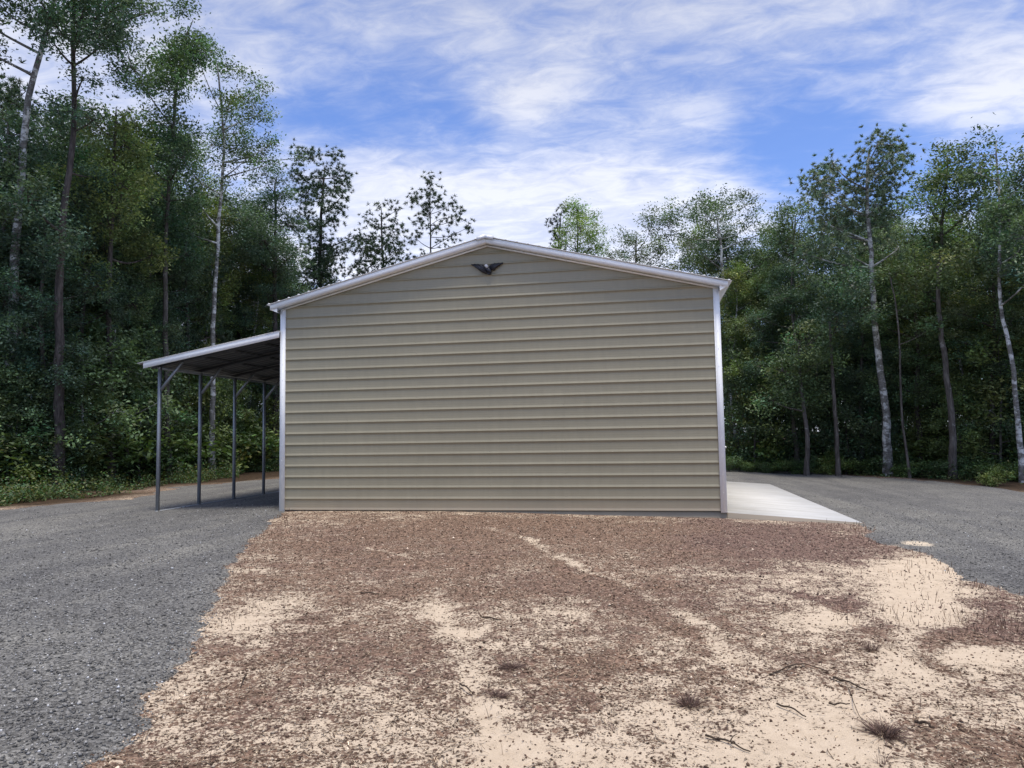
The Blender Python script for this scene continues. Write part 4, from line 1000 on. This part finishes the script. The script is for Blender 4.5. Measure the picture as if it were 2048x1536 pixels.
# pine straw and chips
xy = sample_ground(120000, r, power=1.5); s_, rd, fl = zones(xy[:, 0], xy[:, 1]); m = (gravel_cover(xy[:, 0], xy[:, 1]) < 0.02) & (r.uniform(0, 1, len(xy)) < np.clip(1.0-1.0*s_, .07, 1)*np.clip(0.35+1.3*fbm(xy[:, 0], xy[:, 1], .5, 91), 0, 1))
xy = xy[m]; rd = rd[m]; n = len(xy); P = onground(xy); P[:, 2] += .006+np.abs(r.normal(0, .004, n))
V, F = straws(P, np.clip(r.lognormal(math.log(.032), .5, n), .012, .14), r.uniform(.002, .0055, n), r)
base = np.where((r.uniform(0, 1, n) < .35)[:, None], np.array([[.36, .28, .19]]), np.where(rd[:, None] > .5, np.array([[.115, .072, .06]]), np.array([[.13, .094, .063]])))*np.exp(r.normal(0, .35, (n, 1)))
stuff('pine_straw', V, F, M['debris'], np.repeat(base, 6, 0))
# upright dead grass stalks
def stalks(xy, h, r, lean=.25, w=.0016):
    n = len(xy); P = onground(xy); a = r.uniform(0, 6.28, n); s = np.stack([np.cos(a), np.sin(a), np.zeros(n)], 1)*w*np.clip(1+(np.hypot(xy[:, 0]-CAM[0], xy[:, 1]-CAM[1])-4)/5, 1, 3)[:, None]
    t = P + np.stack([r.normal(0, lean, n)*h, r.normal(0, lean, n)*h, h], 1); mdl = (P+t)/2 + np.stack([r.normal(0, .06, n)*h, r.normal(0, .06, n)*h, h*.05], 1)
    V = np.stack([P-s, P+s, mdl+s*.8, mdl-s*.8, t+s*.3, t-s*.3], 1).reshape(-1, 3); b = 6*np.arange(n)[:, None]
    return V, np.concatenate([b+np.array([[0, 1, 2, 3]]), b+np.array([[3, 2, 4, 5]])])
xy = sample_ground(60000, r, power=1.2); s_, rd, fl = zones(xy[:, 0], xy[:, 1]); gc = gravel_cover(xy[:, 0], xy[:, 1])
X_, Y_ = xy[:, 0], xy[:, 1]; dens = 0.06*(fbm(X_, Y_, .6, 71) > .55)
wc = at(1985, 1250)[:2]; dens = dens + 0.95*np.exp(-((X_-wc[0])/.75)**2-((Y_-wc[1])/.5)**2)
dens = dens + 0.42*ss(-0.9, -0.1, gc)*ss(9.5, 11.5, X_) + 0.30*ss(-0.8, -0.1, gc)*(X_ < 5)*(fbm(X_, Y_, .5, 72) > .5) + 0.10*ss(-3.5, -.5, Y_)*(X_ < 9)*(fbm(X_, Y_, .8, 73) > .5)
m = (gc < 0.02) & (r.uniform(0, 1, len(xy)) < dens); xy = xy[m]; n = len(xy)
V, F = stalks(xy, np.clip(r.lognormal(math.log(.055), .4, n), .02, .16), r)
base = np.where((r.uniform(0, 1, n) < .5)[:, None], np.array([[.20, .13, .085]]), np.array([[.085, .055, .042]]))*np.exp(r.normal(0, .3, (n, 1)))
stuff('dead_grass', V, F, M['debris'], np.repeat(base, 6, 0))
# loose stones of the drive
xy = sample_ground(440000, r, x0=-12, x1=28, y0=-13, y1=9, power=1.6, dmin=2.9); gc = gravel_cover(xy[:, 0], xy[:, 1])
m = (r.uniform(0, 1, len(xy)) < (ss(-.12, .10, gc)+.10*ss(-.6, -.1, gc)+.16*ss(-.35, -.05, gc))*ss(24, 12, np.hypot(xy[:, 0]-CAM[0], xy[:, 1]-CAM[1]))) & (~((xy[:, 0] > -.02) & (xy[:, 0] < ax1) & (xy[:, 1] > -.02))); xy = xy[m]; n = len(xy)
P = np.column_stack([xy, gravel_h(xy[:, 0], xy[:, 1])]); size = np.clip(r.lognormal(math.log(.0062), .42, n), .0035, .018); P[:, 2] += size*.35
V, F = pebbles(P, size, r, .75); gcol = np.array([[.142, .138, .130]])*np.exp(r.normal(0, .48, (n, 1))); gcol[r.uniform(0, 1, n) < .02] = .55
stuff('loose_gravel', V, F, M['stone'], np.repeat(np.clip(gcol, .03, .6), 6, 0))
# sticks, each a thing
def stick(label, pts, w, colr='bark_dark', name='fallen_stick', fork=None, cat='stick'):
    P = [at(*p) for p in pts]; P = np.array(P); b = P.mean(0); b[2] = P[:, 2].min()
    Q = resample(P-b, 10); Q[:, 2] += w*.6+.004; Q[2:-2, 2] += .012*np.sin(np.linspace(0, 3.1, 6)); rr_ = np.random.default_rng(len(label)); Q += rr_.normal(0, w*.16, Q.shape)*[1, 1, .4]
    mb = MB(); mb.tube(Q, np.linspace(w/2, w*.28, 10), 6)
    if fork is not None:
        F0 = at(*fork)-b; F0[2] += .05; mb.tube(resample([Q[5], (Q[5]+F0)/2+[0, 0, .02], F0], 5), np.linspace(w*.3, w*.12, 5), 5)
    o = mb.build(name, M[colr], None, smooth=True); o.location = b; tag(o, label, cat); return o
M['twig'] = make_bark('weathered_twig', [(0.3, (0.035, 0.026, 0.02)), (0.55, (0.10, 0.072, 0.052)), (0.75, (0.18, 0.14, 0.10))], None, (40, 40, 40))
stick('long arched brown twig on the pale sand at the right', [(1540, 1352), (1575, 1338), (1606, 1331), (1635, 1336), (1657, 1346)], .012, 'twig', fork=(1570, 1360))
stick('straight dark stick on the pale sand, just right of the arched twig', [(1667, 1358), (1690, 1368), (1733, 1384)], .016, 'twig')
stick('dark stick slanting down to the right below the arched twig', [(1555, 1412), (1585, 1424), (1612, 1438)], .014, 'twig')
stick('short curved dark stick between the arched twig and the dead weed clump', [(1658, 1410), (1675, 1415), (1700, 1411)], .013, 'twig')
stick('short dark stick beside the sandy wheel track in the middle foreground', [(920, 1371), (932, 1380), (946, 1391)], .013, 'twig')
stick('dark stick lying level on the pale sand left of the middle', [(962, 1237), (980, 1241), (1003, 1243)], .018, 'twig')
stick('thin dark stick on the dirt nearest the left gravel edge, upper of two', [(721, 1188), (740, 1190), (760, 1191)], .016, 'twig')
stick('thin slanting stick on the dirt at the left foreground beside the gravel edge', [(492, 1352), (487, 1364), (481, 1378)], .011, 'twig')
stick('thin pale twig lying across the lower right sand', [(1697, 1378), (1704, 1398), (1711, 1424), (1732, 1452)], .006, 'twig')
stick('dark rough stick at the lower right, close to the matted straw', [(1830, 1447), (1850, 1453), (1868, 1462)], .02, 'twig')
stick('long dark branch piece lying low at the bottom right of centre', [(1412, 1474), (1450, 1488), (1500, 1508)], .014, 'twig', fork=(1475, 1488))
stick('short straight dark stick on the speckled dirt right of the wheel track', [(1203, 1379), (1213, 1382), (1223, 1385)], .009, 'twig')
stick('bleached white stick lying on the left gravel drive', [(183, 1104), (192, 1102), (205, 1104)], .02, 'bark_pale')
# dead weed clumps, each a thing
def clump(label, px, py, rad, h, n, seed, tintc=(.15, .10, .08)):
    r = np.random.default_rng(seed); c = at(px, py); a = r.uniform(0, 6.28, n); d = rad*np.sqrt(r.uniform(0, 1, n))*.6
    P = np.stack([d*np.cos(a), d*np.sin(a), np.zeros(n)], 1); out = np.stack([np.cos(a), np.sin(a), np.zeros(n)], 1)
    H = h*r.uniform(.15, 1.15, n)**1.6; t = P + out*(rad*r.uniform(.0, 1.3, (n, 1))**1.5) + r.normal(0, rad*.3, (n, 3))*[1, 1, 0]; t[:, 2] = H
    mdl = (P+t)/2; mdl[:, 2] += H*.2
    s = unit(n, r)*.0016; V = np.stack([P-s, P+s, mdl+s, mdl-s, t+s*.4, t-s*.4], 1).reshape(-1, 3); b = 6*np.arange(n)[:, None]
    F = np.concatenate([b+np.array([[0, 1, 2, 3]]), b+np.array([[3, 2, 4, 5]])])
    T = np.array([tintc])*np.exp(r.normal(0, .35, (n, 1)))
    o = link_mesh('dead_weed', V, [F], M['debris'], tint=np.repeat(T, 6, 0), loc=tuple(c)); tag(o, label, 'weed')
clump('large dark dead weed clump on the pale sand at the lower right', 1768, 1472, .085, .06, 700, 1)
clump('dark dead weed clump with tall thin stalks on the sand right of the middle', 1378, 1412, .07, .055, 450, 2)
clump('small flat dead weed on the speckled dirt in the middle', 1022, 1336, .07, .035, 300, 3)
clump('dark weed tuft beside the sandy wheel track in the middle foreground', 996, 1394, .06, .04, 260, 4)
clump('tiny forked weed sprig on the sand near the bottom centre', 1223, 1462, .03, .06, 22, 5)
clump('tiny upright weed sprig at the very bottom right of the sand', 1762, 1528, .035, .07, 26, 6)
clump('small dark weed tuft on the sand beyond the arched twig', 1742, 1302, .06, .07, 160, 7)
